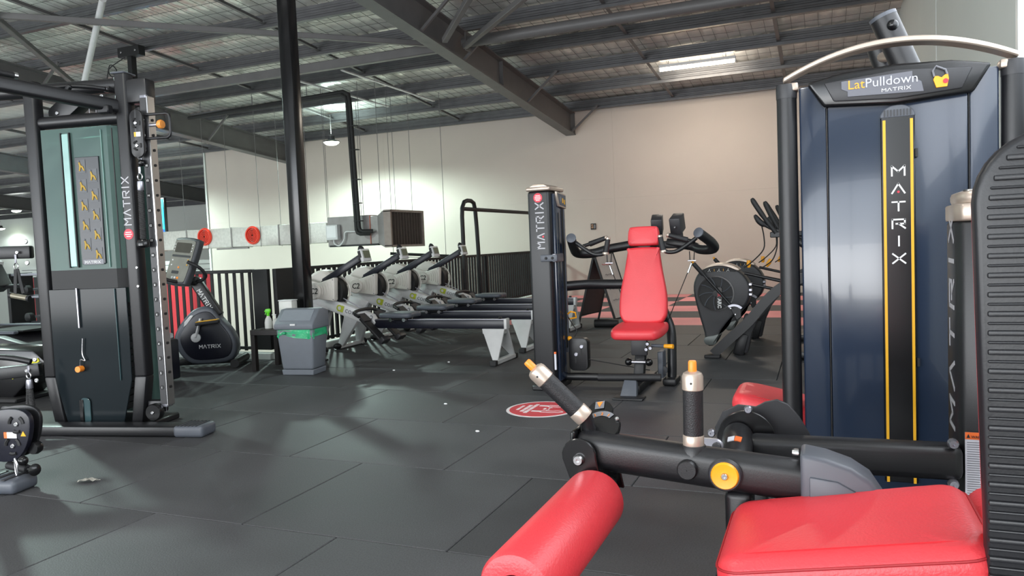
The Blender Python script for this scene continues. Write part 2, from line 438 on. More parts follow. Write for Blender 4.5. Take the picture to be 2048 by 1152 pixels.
while y < 14.5:
    wm.box((-6.2, y, roofz(y)+.2), (14.6, r*2, r*2)); y += WY
o = wm.build('wire_mesh', WIRE, ceiling, smooth=0); o['kind'] = 'stuff'
# purlins: lipped channel with two stiffening folds
PROF = [(0, 0), (-.07, 0), (-.07, .018), (-.066, .018), (-.066, .004), (-.004, .004), (-.004, .06), (-.012, .068), (-.012, .088), (-.004, .096), (-.004, .125), (-.012, .133), (-.012, .153), (-.004, .161), (-.004, .2), (.07, .2), (.07, .204), (0, .204)]
def purlin_mesh(L):
    me = MB().prism([(-L/2, p[0], p[1]) for p in PROF], (L, 0, 0)).mesh('purlin', 0, 1, 25); me.materials.append(PURLIN); return me
pm = purlin_mesh(41); pm2 = purlin_mesh(26)
PYS = [14.45-1.2*k for k in range(15)]
for y in PYS: link('purlin', pm, ceiling, (-19.45, y, roofz(y)-.002))
for k in range(1, 7): link('purlin', pm2, ceiling, (-27.1, 14.45+1.2*k, roofz(14.45+1.2*k)-.002))
bm_ = MB().box((0, -.6, .05), (.05, 1.12, .004)).box((-.025, -.6, .08), (.004, 1.12, .06)).box((0, -1.14, .1), (.06, .006, .14)).mesh('bridging_bar', 0, 1, 0); bm_.materials.append(STEELGREY)
for X in (-9.35, -7.0, -2.55, -.55, -13.9, -16.3):
    for y in PYS[:8]:
        bb = link('bridging_bar', bm_, ceiling, (X, y, roofz(y)+.01)); bb.rotation_euler.x = -.085
# sloping I-beams with fly braces
def ibeam(X, ya, yb):
    h, fw, tf, tw = .44, .2, .02, .014
    pr = [(-fw/2, 0), (fw/2, 0), (fw/2, tf), (tw, tf+.006), (tw, h-tf-.006), (fw/2, h-tf), (fw/2, h), (-fw/2, h), (-fw/2, h-tf), (-tw, h-tf-.006), (-tw, tf+.006), (-fw/2, tf)]
    za, zb = roofz(ya)-h, roofz(yb)-h
    return MB().prism([(X+p[0], ya, za+p[1]) for p in pr], (0, yb-ya, zb-za)).build('rafter', STEELGREY, ceiling, smooth=20)
for X, yb in ((-4.62, 14.54), (-11.6, 14.54), (-18.5, 22.4), (-25.4, 22.4)):
    rf = ibeam(X, -4, yb)
    if X > -12:
        for k, y in enumerate(PYS[:6]):
            if k in (0, 2, 4, 5):
                z0 = roofz(y-.1)-.42
                MB().bar((X+.07, y-.1, z0), (X+.62, y-.1, roofz(y)+.05), .035, .035).build('fly_brace', STEELGREY, rf, smooth=0)
        MB().box((X, yb-.03, roofz(yb)-.22), (.2, .02, .44)).build('end_plate', STEELGREY, rf, smooth=0)
        MB().box((X, 10.95, roofz(10.95)-.22), (.15, .012, .40)).build('stiffener_plate', STEELGREY, rf, smooth=0)
# long strut between the rafters: box section on the far bay, round on the near bay
MB().box((-8.1, 9.5, 3.87), (6.9, .1, .13)).build('strut', STEELGREY, ceiling, .01, 1)
MB().cyl((-4.5, 9.46, 3.88), (1.0, 9.46, 3.88), .075, n=20).build('strut', STEELGREY, ceiling)
MB().box((-4.42, 9.46, 3.87), (.02, .2, .24)).build('gusset_plate', STEELGREY, ceiling)
for p, q in (((-9.9, 5.55, 4.13), (-4.75, 9.25, 3.84)), ((-11.45, 9.3, 3.85), (-8.0, 4.7, 4.15)), ((-4.4, 9.3, 3.78), (-1.2, 6.6, 4.1)), ((-4.4, 8.7, 3.72), (-2.9, 7.2, 4.2))):
    MB().bar(p, q, .07, .07).build('diagonal_brace', STEELGREY, ceiling, .006, 1)
MB().cyl((-8.02, 6.75, 4.27), (-9.6, 7.65, 3.55), .04, n=12).build('diagonal_brace', ROWGREY2, ceiling)
for X in (-7.75, -6.75):
    for k in range(3):
        MB().box((X+(k-1)*.02, 11.3-.4*0, roofz(11.3)-.06-.012*k), (.05, 2.9, .012)).build('conduit_rail', ROWGREY2, ceiling)

# steel column on the corner of the raised floor
colm = thing('steel_column', 'glossy black steel column rising to the roof beside the grey bin', 'column', (-4.79, 6.1, 0))
MB().box((0, 0, 2.15), (.135, .135, 4.3)).build('shaft', GLOSSBLACK, colm, .012, 2)
MB().box((0, 0, .01), (.3, .3, .02)).build('base_plate', DARK, colm, .004, 1)
for dx in (-.11, .11):
    for dy in (-.11, .11): bolt(colm, (dx, dy, .02), (0, 0, 1), .014, STEEL, .02)

# ---- slatted fences on the edge of the raised floor
def fence(name, label, p, q, nsl, solid=()):
    t = thing(name, label, 'fence'); p, q = V(p), V(q); d = (q-p).normalized(); L = (q-p).length
    MB().bar(p+V((0, 0, .93)), q+V((0, 0, .93)), .05, .035).build('top_rail', DARK, t, .003, 1)
    MB().bar(p+V((0, 0, .11)), q+V((0, 0, .11)), .04, .03).build('bottom_rail', DARK, t, .003, 1)
    along = abs(d.x) > .5
    me = MB().box((0, 0, 0), (.04, .012, .86) if along else (.026, .044, .86)).mesh('slat', .002, 1, 0); me.materials.append(DARK)
    for i in range(nsl):
        c = p+d*(L*(i+.5)/nsl); link('slat', me, t, (c.x, c.y, .51))
    for s in solid:
        c = p+d*s; MB().box((c.x, c.y, .47), (.07, .07, .94)).build('post', DARK, t, .004, 1)
    return t
fA = fence('slat_fence', 'black fence of spaced slats behind the exercise bike', (-8.9, 6.28, 0), (-5.56, 6.28, 0), 32, (0, 1.6))
MB().box((-5.46, 6.28, .52), (.2, .05, .85)).build('solid_panel', DARK, fA, .003, 1)
fB = fence('slat_fence', 'long black slatted fence running behind the row of rowing machines', (-5.33, 6.72, 0), (-5.33, 14.5, 0), 76, (0, 2.5, 5.0, 7.7))
MB().box((-5.33, 6.5, .52), (.05, .34, .85)).build('solid_panel', DARK, fB, .003, 1)
# ================================================================== ROOF SERVICES
LAMPW = mat('lamp_glow', '#fbfff0', .4, var=0, emit='#f2ffe0', estr=30)
def spot(parent, loc, power, col, angle=168, blend=.4, size=.12):
    d = bpy.data.lights.new('lamp_light', 'SPOT'); d.energy = power; d.color = col; d.spot_size = math.radians(angle); d.spot_blend = blend; d.shadow_soft_size = size
    o = bpy.data.objects.new('lamp_light', d); COL.objects.link(o); o.location = loc; o.parent = parent
    return o
def highbay(loc, label, power, col):
    t = thing('pendant_lamp', label, 'lamp', loc)
    zt = roofz(loc[1])-loc[2]
    MB().cyl((0, 0, .13), (0, 0, zt), .006, n=8).build('suspension_rod', STEELGREY, t)
    MB().lathe([(.03, .13), (.07, .12), (.07, .05), (.16, .02), (.165, .0), (.15, .0), (.15, .015), (.05, .04)], n=28, caps=False).build('housing', CHAR, t)
    MB().lathe([(.001, -.06), (.09, -.05), (.14, -.02), (.15, .006), (.148, .012), (.001, .012)], n=28, caps=False).build('lens', LAMPW, t)
    spot(t, (0, 0, -.075), power, col)
    u_ = spot(t, (0, 0, .16), power*.13, col, 170, .9); u_.rotation_euler.x = PI  # upward spot added above each housing to lighten the roof foil
    return t
GW = (.75, 1.0, .93)
highbay((-8.99, 12.6, 3.27), 'lit round pendant lamp hanging before the white wall', 780, GW)
highbay((-16.3, 13.0, 3.3), 'lit pendant lamp hidden behind the cable machine', 1300, GW)
highbay((-9.6, 5.6, 3.75), 'lit pendant lamp above the cardio machines at far side', 650, GW)
highbay((-26.2, 17.9, 3.0), 'small lit pendant lamp far away over the rear hall', 120, (.9, .97, 1))
highbay((-33, 23.0-1.2, 2.7), 'tiny lit pendant lamp furthest away over the rear hall', 80, (.9, .97, 1))
highbay((-3.0, 1.0, 4.2), 'lit pendant lamp over the middle of the gym', 150, (1, .97, .92))
# fluorescent batten under a purlin
t = thing('fluorescent_batten', 'long lit fluorescent tube light under the roof purlins', 'light', (-1.8, 12.4, 3.83))
MB().box((0, 0, .035), (1.2, .1, .05)).build('housing', WHITE, t, .006, 1)
TUBE = mat('tube_glow', '#fff6e6', .4, var=0, emit='#ffe9c8', estr=28)
MB().cyl((-.58, 0, -.01), (.58, 0, -.01), .028, n=12).build('tube', TUBE, t)
for s in (-1, 1): MB().box((s*.595, 0, -.005), (.02, .07, .07)).build('end_cap', WHITE, t, .004, 1)
for s in (-1, 1): MB().cyl((s*.45, 0, .06), (s*.45, 0, .2), .004, n=6).build('suspension_wire', STEELGREY, t)
d = bpy.data.lights.new('tube_light', 'AREA'); d.shape = 'RECTANGLE'; d.size = 1.16; d.size_y = .06; d.energy = 45; d.color = (1, .93, .82)
o = bpy.data.objects.new('tube_light', d); COL.objects.link(o); o.location = (0, 0, -.05); o.parent = t
d2 = d.copy(); d2.energy = 14; o = bpy.data.objects.new('tube_light_upward', d2); COL.objects.link(o); o.location = (0, .07, .03); o.rotation_euler = (PI*.75, 0, 0); o.parent = t

# ---- ductwork hung in front of the white wall
DUCT = mat('foil_faced_duct', '#cfccc5', .45, metal=.2, var=.1, scale=20, bump=.5, bscale=45)
GALV = mat('galvanised_sheet', '#8e8a88', .5, metal=.4, var=.14, scale=5)
RUST = mat('rust_stained_sheet', '#9c5f4e', .65, var=.25, scale=12)
DIFF = mat('red_diffuser', '#e4402c', .45, var=.03)
t = thing('air_duct', 'silver foil air duct with two round red diffusers hung by thin rods', 'duct', (0, 11.0, 0))
b = [-13.6, -12.4, -11.3, -10.2, -9.1, -8.05]
for xa, xb in zip(b, b[1:]):
    MB().box(((xa+xb)/2, .27, 1.44), (xb-xa-.01, .54, .36)).build('duct_section', DUCT, t, .012, 2)
    MB().box((xa, .27, 1.44), (.03, .56, .38)).build('joint_flange', GALV, t, .004, 1)
for X, Z in ((-10.83, 1.48), (-9.68, 1.46)):
    df = MB().lathe([(.165, 0), (.17, -.02), (.15, -.05), (.13, -.045), (.125, -.01)], (X, -.005, Z), (0, 1, 0), 28, caps=False).build('diffuser', DIFF, t)
    for r in (.105, .08, .055, .03): MB().lathe([(r+.012, -.0), (r+.006, -.035), (r-.006, -.035), (r, 0)], (X, -.005, Z), (0, 1, 0), 24, caps=False).build('diffuser_ring', DIFF, df)
    MB().lathe([(.12, 0), (.12, .004)], (X, -.006, Z), (0, 1, 0), 24).build('throat', DARK, df)
MB().box((-10.2, .02, 1.235), (.75, .05, .03)).build('support_angle', GALV, t, .003, 1)
for X in (-12.9, -11.9, -10.75, -9.5, -8.4):
    for y in (-.02, .56): MB().cyl((X, y, 1.24), (X, y, roofz(11+y)), .0045, n=6).build('hanger_rod', STEELGREY, t)
u = thing('fan_coil_unit', 'galvanised fan coil unit with a wide dark intake grille above the rowers', 'air conditioner', (-7.5, 11.0, 0))
MB().box((-.1, .5, 1.44), (.88, .98, .52)).build('casing', GALV, u, .006, 1)
MB().box((.42, .5, 1.44), (.18, .98, .48)).build('coil_section', GALV, u, .006, 1)
MB().box((.345, .5, 1.44), (.02, 1.0, .5)).build('rust_band', RUST, u, .003, 1)
tp = [(.5, 0, 1.2), (.5, 1.0, 1.2), (.5, 1.0, 1.68), (.5, 0, 1.68)]; tq = [(.66, -.05, 1.13), (.66, 1.1, 1.13), (.66, 1.1, 1.77), (.66, -.05, 1.77)]
MB().add(tp+tq, [(3, 2, 1, 0), (4, 5, 6, 7)]+[(i, (i+1) % 4, 4+(i+1) % 4, 4+i) for i in range(4)]).build('plenum', GALV, u, .004, 1)
fr = MB()
for c, dd in (((.72, .525, 1.15), (.14, 1.15, .04)), ((.72, .525, 1.75), (.14, 1.15, .04)), ((.72, -.03, 1.45), (.14, .04, .6)), ((.72, 1.08, 1.45), (.14, .04, .6))): fr.box(c, dd)
fr = fr.build('grille_frame', mat('dusty_brown_sheet', '#8a7d76', .6, var=.12, scale=9), u, .003, 1)
GR = mat('brown_filter', '#4a403b', .8, var=.1)
MB().box((.68, .525, 1.45), (.02, 1.06, .56)).build('filter', DARK, fr)
for k in range(11): MB().box((.735, .05+k*.095, 1.45), (.05, .06, .56), (0, 0, .35)).build('louvre', GR, fr, .003, 1)
cb = MB().box((-.38, -.05, 1.43), (.24, .1, .26)).build('control_box', ROWGREY2, u, .006, 1)
MB().box((-.38, -.103, 1.44), (.19, .006, .2)).build('cover', WHITE, cb, .002, 1)
MB().tube(smooth_path([(-.38, -.05, 1.3), (-.36, -.05, 1.23), (-.26, -.05, 1.2), (-.17, -.04, 1.3), (-.14, -.04, 1.42), (-.02, -.03, 1.43), (.2, -.02, 1.42)]), .012, 8).build('conduit', ROWGREY2, u)
MB().box((.0, .02, 1.19), (1.0, .06, .03)).build('drip_tray', DARK, u, .003, 1)
for X in (-.5, .25, .6):
    for y in (-.03, 1.03): MB().cyl((X, y, 1.7), (X, y, roofz(11+y)), .0045, n=6).build('hanger_rod', STEELGREY, u)
PIPE = mat('black_pipe_lagging', '#161616', .7, var=.1, bump=.2, bscale=60)
pt = thing('refrigerant_pipe', 'black lagged pipe dropping from the roof to the fan coil unit', 'pipe', (0, 10.85, 0))
for dx, dz in ((0, 0), (.055, .04)):
    MB().tube([(-10.9, 0, 3.7), (-7.5+dx, 0, 3.75+dz), (-7.4+dx, 0, 3.7+dz), (-7.38+dx, 0, 3.6), (-7.33+dx, 0, 1.45+dz), (-7.31+dx, 0, 1.4+dz), (-7.26+dx, 0, 1.38+dz), (-7.12+dx, .1, 1.38+dz)], .034, 10).build('lagged_tube', PIPE, pt)
for z in (1.6, 1.9, 2.3, 2.8, 3.2): MB().box((-7.31+.03, 0, z), (.14, .09, .015)).build('band', DARK, pt, .003, 1)
for X in (-10.6, -9.4, -8.2): MB().cyl((X, 0, 3.72), (X, 0, roofz(10.85)), .006, n=6).build('pipe_hanger', STEELGREY, pt)
MB().bar((.35, .6, 1.02), (1.25, 1.15, .93), .05, .05).build('drain_pipe', PIPE, u)
MB().bar((.35, .6, .97), (1.25, 1.15, .88), .07, .012).build('cable_tray', GALV, u)
for s, z in (((.4, .63), 1.0), ((1.2, 1.12), .92)): MB().cyl((s[0], s[1], z), (s[0], s[1], roofz(11+s[1])), .0045, n=6).build('hanger_rod', STEELGREY, u)

# ---- television and a ceiling pole mount
t = thing('television', 'wall television showing a bright blue screen behind the cable machine', 'television', (-15.9, 14.2, 0), 0)
SCR = mat('blue_screen', '#1cb4ee', .3, var=.1, scale=3, emit='#17b3f0', estr=1.0)
SCR2 = mat('red_caption', '#d8303a', .3, var=.02, emit='#d8303a', estr=.8); SCR3 = mat('navy_caption', '#173a8c', .3, var=.02, emit='#173a8c', estr=.6); SCRW = mat('white_caption', '#ffffff', .3, var=0, emit='#ffffff', estr=.9)
MB().box((0, .05, 2.12), (1.25, .08, 1.02)).build('casing', GLOSSBLACK, t, .01, 2)
sp = MB().box((0, .005, 2.12), (1.19, .012, .96)).build('screen', SCR, t)
MB().box((.0, -.003, 1.79), (1.19, .004, .1)).build('caption_band', SCR3, sp)
MB().box((.0, -.003, 1.69), (1.19, .004, .1)).build('caption_band', SCR2, sp)
for x, z, r in ((-.42, 2.3, .12), (-.3, 2.1, .1), (-.45, 2.0, .08), (.35, 2.15, .05), (.45, 1.98, .05)): MB().lathe([(r, 0), (r, -.004)], (x, -.002, z), (0, 1, 0), 14).build('bubble', SCRW, sp)
MB().box((.36, -.006, 1.66), (.4, .003, .03)).build('caption_line', SCRW, sp)
MB().cyl((0, .09, 2.2), (0, .09, roofz(14.2)+.22), .03, n=10).build('ceiling_pole', DARK, t)
t = thing('ceiling_pole_mount', 'black ceiling pole bracket with dangling cable above the cable machine', 'bracket', (-9.25, 8.2, 0))
MB().box((0, 0, 4.12), (.42, .12, .14)).build('bracket', DARK, t, .006, 1)
MB().box((0, 0, 3.2), (.09, .09, 1.8)).build('pole', DARK, t, .006, 1)
MB().box((0, 0, 2.35), (.5, .1, .35)).build('mount_plate', DARK, t, .006, 1)
for dx in (-.14, .14): bolt(t, (dx, -.06, 4.12), (0, -1, 0), .015)
MB().tube(smooth_path([(-.05, -.08, 4.03), (-.35, -.1, 3.9), (-.3, -.1, 3.78), (-.2, -.1, 3.86), (-.33, -.1, 3.95), (-.42, -.1, 3.7), (-.5, -.1, 3.4)]), .008, 6).build('cable', DARK, t)
# small notice on the far wall
t = thing('wall_notice', 'small dark framed notice high on the warm white wall', 'notice', (-4.22, 14.54, 1.38))
MB().box((0, 0, 0), (.11, .012, .12)).build('frame', DARK, t, .002, 1)
BRN = mat('brown_print', '#8a6a52', .6, var=.3, scale=40)
for x, z, ww, hh in ((-.022, .03, .045, .03), (-.022, -.015, .045, .04), (.028, .0, .03, .08)): MB().box((x, -.007, z), (ww, .003, hh)).build('printed_field', BRN if x < 0 else GREYPRINT, t)
# ================================================================== LAT PULLDOWN
t = thing('lat_pulldown_machine', 'tall navy weight stack tower with yellow striped black centre strip', 'gym machine', (.247, 3.03, 0))
LBADGE = mat('badge_grey', '#5f6068', .4, var=.03)
for s in (-1, 1):
    p = MB().cyl((s*.362, .02, .06), (s*.362, .02, 1.60), .036, n=20).build('post', BLACK, t)
    MB().lathe([(.037, 1.60), (.038, 1.635), (.036, 1.652), (.01, 1.658)], (s*.362, .02, 0), (0, 0, 1), 20).build('collar', CHAR, p)
    MB().box((s*.362, .12, .03), (.09, .75, .06)).build('foot', BLACK, t, .012, 2)
# shroud in three vertical panels
c = MB().prism([(-.222, -.03, .08), (.222, -.03, .08), (.222, .3, .08), (-.222, .3, .08)], (0, 0, 1.56)).build('centre_panel', SHROUD, t, .008, 2)
for s in (-1, 1):
    MB().prism([(s*.226, -.028, .08), (s*.318, .0, .08), (s*.318, .3, .08), (s*.226, .3, .08)], (0, 0, 1.555)).build('wing_panel', SHROUD, t, .007, 2)
    MB().box((s*.224, -.02, .86), (.003, .02, 1.5)).build('seam', DARK, t)
# crowned header with the name plate
hd = MB().xz([(-.235, 1.545), (0, 1.53), (.235, 1.548), (.29, 1.64), (.17, 1.664), (0, 1.672), (-.17, 1.662), (-.29, 1.638)], -.055, .3).build('header', GLOSSBLACK, t, .012, 3)
MB().xz([(-.2, 1.561), (0, 1.55), (.2, 1.563), (.232, 1.632), (0, 1.65), (-.232, 1.63)], -.062, -.05).build('name_plate', CHAR, hd, .006, 2)
MB().xz([(-.155, 1.572), (.085, 1.565), (.078, 1.6), (.05, 1.618), (.05, 1.638), (-.175, 1.628), (-.175, 1.6), (-.155, 1.59)], -.066, -.061).build('badge', LBADGE, hd, .001, 1)
text(hd, 'Lat', (-.155, -.066, 1.597), (1, 0, .01), (0, 0, 1), .045, YELLOW)
text(hd, 'Pulldown', (-.099, -.066, 1.598), (1, 0, .01), (0, 0, 1), .045, mat('pale_grey_print', '#b4b5bd', .5, var=.02))
matrix_word(hd, (-.045, -.066, 1.577), (1, 0, .01), (0, 0, 1), .011, WHITE, dot=False)
# torso pictogram with raised arms
fg = MB().xz([(.122, 1.572), (.155, 1.573), (.16, 1.6), (.157, 1.618), (.146, 1.612), (.138, 1.605), (.128, 1.611), (.118, 1.612), (.113, 1.6)], -.067, -.061).build('pictogram', YELLOW, hd, .001, 1)
MB().tube([(.116, -.066, 1.61), (.112, -.066, 1.63), (.122, -.066, 1.645), (.15, -.066, 1.63), (.155, -.066, 1.614)], .0035, 6).build('pictogram_arms', GREYPRINT, fg)
MB().lathe([(.008, 0), (.008, .003)], (.15, -.067, 1.592), (0, -1, 0), 12).build('pictogram_muscle', REDDOT, fg)
# centre strip
st = MB().box((.005, -.034, .84), (.108, .012, 1.32)).build('centre_strip', GLOSSBLACK, t, .003, 1)
for x in (-.038, .048): MB().box((x, -.0415, .83), (.009, .004, 1.3)).build('stripe', YSTRIPE, st)
MB().prism([(.005+.056*math.cos(a), -.042, 1.488+.045*math.sin(a)) for a in [PI*k/14 for k in range(15)]], (0, .014, 0)).build('arched_cap', GREYP, st, .003, 1)
for k in range(9): MB().box((-.036+k*.0102, -.0435, 1.504), (.004, .003, .022)).build('cap_rib', CHAR, st)
for z in (1.36, .62): MB().box((.063, -.036, z), (.008, .01, .03)).build('clip', DARK, st)
matrix_word(st, (.005, -.0405, 1.284), (1, 0, 0), (0, 0, 1), .0335, WHITE, wfac=1.2, stacked=True)
# champagne arch over the tower
out = []; inn = []
for k in range(25):
    q = k/24; x = -.372+.744*q; zz = 1.655+.098*(1-(2*q-1)**2); out.append((x, zz+.018)); inn.append((x, zz-.002*(1-(2*q-1)**2)))
MB().xz(out+inn[::-1], -.022, .055).build('arch', GOLD, t, .004, 1)
for s in (-1, 1): MB().box((s*.345, .02, 1.64), (.05, .06, .03)).build('arch_bracket', GOLD, t, .006, 2)
# overhead lever arms behind the tower
for p, q, r in (((.19, .42, 1.45), (-.005, .42, 1.955), .052), ((.1, .62, 1.5), (-.012, .62, 1.885), .046)):
    a = MB().cyl(p, q, r, n=20).build('lever_arm', BLACK, t)
    dd = (V(q)-V(p)).normalized(); MB().lathe([(r*1.02, -.01), (r*1.02, .004), (r*.8, .008)], q, dd, 20).build('end_cap', GREYP, a)
MB().ball((.026, .37, 1.905), .022).build('lever_bolt', GLOSSBLACK, t)
MB().cyl((.03, .45, 1.8), (.0, .6, 1.83), .022, n=14).build('pivot_pin', GOLD, t)
# seat to the side of the tower
so = [(-.17, -.13), (.17, -.15), (.17, .15), (-.17, .13)]
MB().pad(rrect(.36, .34, .07), .085, .035, M.Rotation(math.radians(12), 3, 'Y'), (-.43, .3, .37), dome=.006).build('seat', RED, t)
MB().cyl((-.43, .3, .06), (-.43, .3, .34), .035, n=16).build('seat_post', BLACK, t)
MB().box((-.4, .35, .035), (.1, .6, .07)).build('seat_base', BLACK, t, .012, 2)

# ================================================================== LEG MACHINE
LX, LY = -.05, 1.85
t = thing('leg_curl_machine', 'black leg machine with red roller pad, lever arm and orange tipped handles', 'gym machine', (LX, LY, 0))
def w3(x, y, z): return (x-LX, y-LY, z)
# weight tower
tw = MB().prism([w3(*p, .02) for p in ((.318, 2.235), (.33, 2.205), (.37, 2.19), (.45, 2.19), (.5, 2.205), (.52, 2.24), (.52, 2.42), (.324, 2.42))], (0, 0, 1.09)).build('tower', BLACK, t, .008, 2)
cp = MB().prism([w3(*p, 1.11) for p in ((.315, 2.233), (.328, 2.2), (.37, 2.185), (.45, 2.185), (.503, 2.2), (.523, 2.238), (.523, 2.425), (.321, 2.425))], (0, 0, .045)).build('tower_cap', GOLD, tw, .006, 2)
MB().prism([w3(*p, 1.153) for p in ((.326, 2.25), (.345, 2.22), (.38, 2.205), (.44, 2.205), (.49, 2.22), (.51, 2.25), (.51, 2.41), (.33, 2.41))], (0, 0, .035)).build('cap_crown', GOLD, cp, .012, 2)
MB().lathe([(.022, 0), (.02, .004), (.001, .004)], w3(.36, 2.25, 1.187), (0, 0, 1), 16).build('cap_dimple', SILVER, cp)
matrix_word(tw, w3(.3185, 2.262, .56), (0, 0, 1), (.03, 1, 0), .1, mat('silver_print', '#a4a3a8', .4, var=.02), wfac=.68, gap=.4, th=.12, dot=False)
LABW = mat('label_paper', '#c9cad2', .55, var=.04, scale=60); LABO = mat('label_orange', '#e26a2c', .5, var=.02)
lb = MB().box(w3(.352, 2.1875, .478), (.044, .003, .185)).build('warning_label', LABW, tw)
MB().box(w3(.352, 2.1855, .562), (.044, .002, .018)).build('label_header', LABO, lb)
text(lb, 'WARNING', w3(.343, 2.1845, .557), (1, 0, 0), (0, 0, 1), .009, DARK)
MB().prism([w3(.333, 2.1845, .557), w3(.341, 2.1845, .557), w3(.337, 2.1845, .567)], (0, -.001, 0)).build('warning_triangle', DARK, lb)
for k in range(26): MB().box(w3(.352-.002*(k % 3), 2.1857, .545-.006*k), (.036-.004*(k % 3), .0008, .0018)).build('label_line', GREYPRINT, lb)
# beam joining pivot and tower
MB().bar(w3(-.205, 2.2, .485), w3(.325, 2.2, .49), .075, .092).build('cross_beam', BLACK, t, .022, 3)
for z in (.545, .44): bolt(t, w3(.3, 2.17, z), (0, -1, 0), .013, STEEL, .02)
# pivot hub and cam plates
MB().lathe([(.082, -.006), (.082, .006)], w3(-.213, 2.25, .505), (0, 1, 0), 40).build('cam_plate', GLOSSBLACK, t, .002, 1)
cam2 = [(-.3, .47), (-.31, .52), (-.285, .57), (-.24, .592), (-.19, .588), (-.165, .603), (-.13, .612), (-.1, .6), (-.07, .565), (-.04, .51), (-.06, .45), (-.2, .42)]
MB().prism([w3(p[0], 2.30, p[1]) for p in cam2], (0, .012, 0)).build('cam_plate', CHAR, t, .002, 1)
hub = MB().cyl(w3(-.235, 2.24, .515), w3(-.225, 2.03, .49), .043, n=24).build('pivot_hub', BLACK, t, .01, 3)
MB().box(w3(-.221, 2.10, .5418), (.018, .03, .003), (0.12, .15, 0)).build('caution_sticker', LABO, hub)
MB().box(w3(-.240, 2.10, .5405), (.018, .03, .003), (0.12, -.28, 0)).build('sticker_field', LABW, hub)
for dx, dz in ((.02, .075), (-.085, .0)): bolt(t, w3(-.225+dx, 2.235, .52+dz), (0, -1, 0), .012, STEEL, .012)
lk = MB().prism([w3(-.292+p[0], 2.05, .53+p[1]) for p in rrect(.075, .042, .02)], (0, .012, 0)).build('link_plate', STEEL, t, .003, 1)
bolt(lk, w3(-.272, 2.05, .53), (0, -1, 0), .013, CHAR, .008)
MB().bar(w3(-.28, 2.06, .515), w3(-.215, 2.06, .455), .012, .05).build('link_arm', BLACK, t, .004, 1)
MB().bar(w3(-.215, 2.03, .475), w3(-.03, 1.63, .575), .06, .05).build('crank_arm', mat('dull_pewter', '#5c5c58', .35, metal=.3, var=.05), t, .014, 3)
# lever carrying the roller pad
lv = MB().bar(w3(-.51, 1.56, .647), w3(-.02, 1.56, .607), .062, .082).build('lever', BLACK, t, .026, 4)
MB().bar(w3(-.516, 1.56, .6475), w3(-.505, 1.56, .6467), .064, .084).build('lever_cap', GLOSSBLACK, lv, .02, 3)
MB().xz([(a-LX, b) for a, b in [(-.046, .565), (-.046, .675), (.0, .667), (.045, .652), (.078, .63), (.1, .595), (.125, .54), (.0, .53)]], 1.515-LY, 1.605-LY).build('joint_cover', GREYP, t, .01, 3)
MB().xz([(a-LX, b) for a, b in [(-.03, .56), (-.03, .632), (.02, .626), (.05, .61), (.066, .575), (.07, .54)]], 1.509-LY, 1.52-LY).build('cover_inset', GREYP, t, .004, 2)
bolt(t, w3(-.05, 1.575, .66), (-1, 0, 0), .009, SILVER, .012)
plate = [(-.49+.038*math.cos(a), .64+.038*math.sin(a)) for a in [PI*k/10-.1 for k in range(12)]]+[(-.5, .555), (-.435, .552)]
MB().xz([(a-LX, b) for a, b in plate], 1.512-LY, 1.521-LY).build('pad_bracket', GLOSSBLACK, t, .002, 1)
MB().xz([(a-LX+.02, b-.004) for a, b in plate], 1.599-LY, 1.607-LY).build('pad_bracket', GLOSSBLACK, t, .002, 1)
bolt(t, w3(-.489, 1.512, .633), (0, -1, 0), .0125, SILVER, .012)
MB().cyl(w3(-.45, 1.62, .556), w3(-.45, 1.03, .556), .02, n=14).build('pad_axle', BLACK, t)
rp = MB().lathe([(.03, 0), (.05, 0), (.06, .004), (.0645, .014), (.0645, .44), (.06, .452), (.05, .456), (.03, .456), (.026, .44), (.026, .016), (.03, 0)], w3(-.452, 1.045, .556), (0, 1, 0), 40, caps=False).build('roller_pad', RED, t)
# round knobs
kb = MB().lathe([(.032, 0), (.034, .006), (.03, .012)], w3(-.187, 1.528, .6205), (0, -1, 0), 28).build('knob_bezel', CHAR, t)
MB().lathe([(.0275, .008), (.0275, .015), (.025, .019), (.012, .017), (.001, .017)], w3(-.187, 1.528, .6205), (0, -1, 0), 28, caps=False).build('knob', YELLOW, t)
bolt(t, w3(-.187, 1.512, .6205), (0, -1, 0), .0075, SILVER, .006)
MB().lathe([(.02, 0), (.021, .008), (.018, .014), (.001, .014)], w3(-.262, 1.529, .625), (0, -1, 0), 24, caps=False).build('blank_cap', BLACK, t)
# handles with orange buttons
def handle(p, q, nm):
    p, q = V(w3(*p)), V(w3(*q)); d = (q-p).normalized(); L = (q-p).length
    g = MB().cyl(p+d*L*.16, p+d*L*.76, .0205, .0205, 24).build('handle_grip', RUBBERGRIP, t)
    MB().lathe([(.021, 0), (.0218, .004), (.0218, L*.15), (.0205, L*.165)], p, d, 24).build('grip_collar', GOLD, g)
    MB().lathe([(.0205, L*.755), (.0218, L*.765), (.0218, L*.93), (.019, L*.975), (.012, L)], p, d, 24).build('grip_cap', GOLD, g)
    MB().lathe([(.0085, 0), (.0088, .004), (.0085, .022), (.007, .025)], q-d*.003, d, 16).build('release_button', ORANGE, g)
    sd = V((0, -1, 0))-d*d.y*-1; MB().lathe([(.0025, 0), (.0025, .001)], p+d*L*.86+V((0, -.0215, 0)), (0, -1, 0), 8).build('pin_hole', DARK, g)
handle((-.254, 1.56, .663), (-.252, 1.56, .822), 'a')
handle((-.487, 1.56, .712), (-.592, 1.53, .825), 'b')
MB().lathe([(.03, 0), (.028, .012), (.024, .02)], w3(-.254, 1.56, .648), (0, 0, 1), 20).build('handle_socket', BLACK, t)
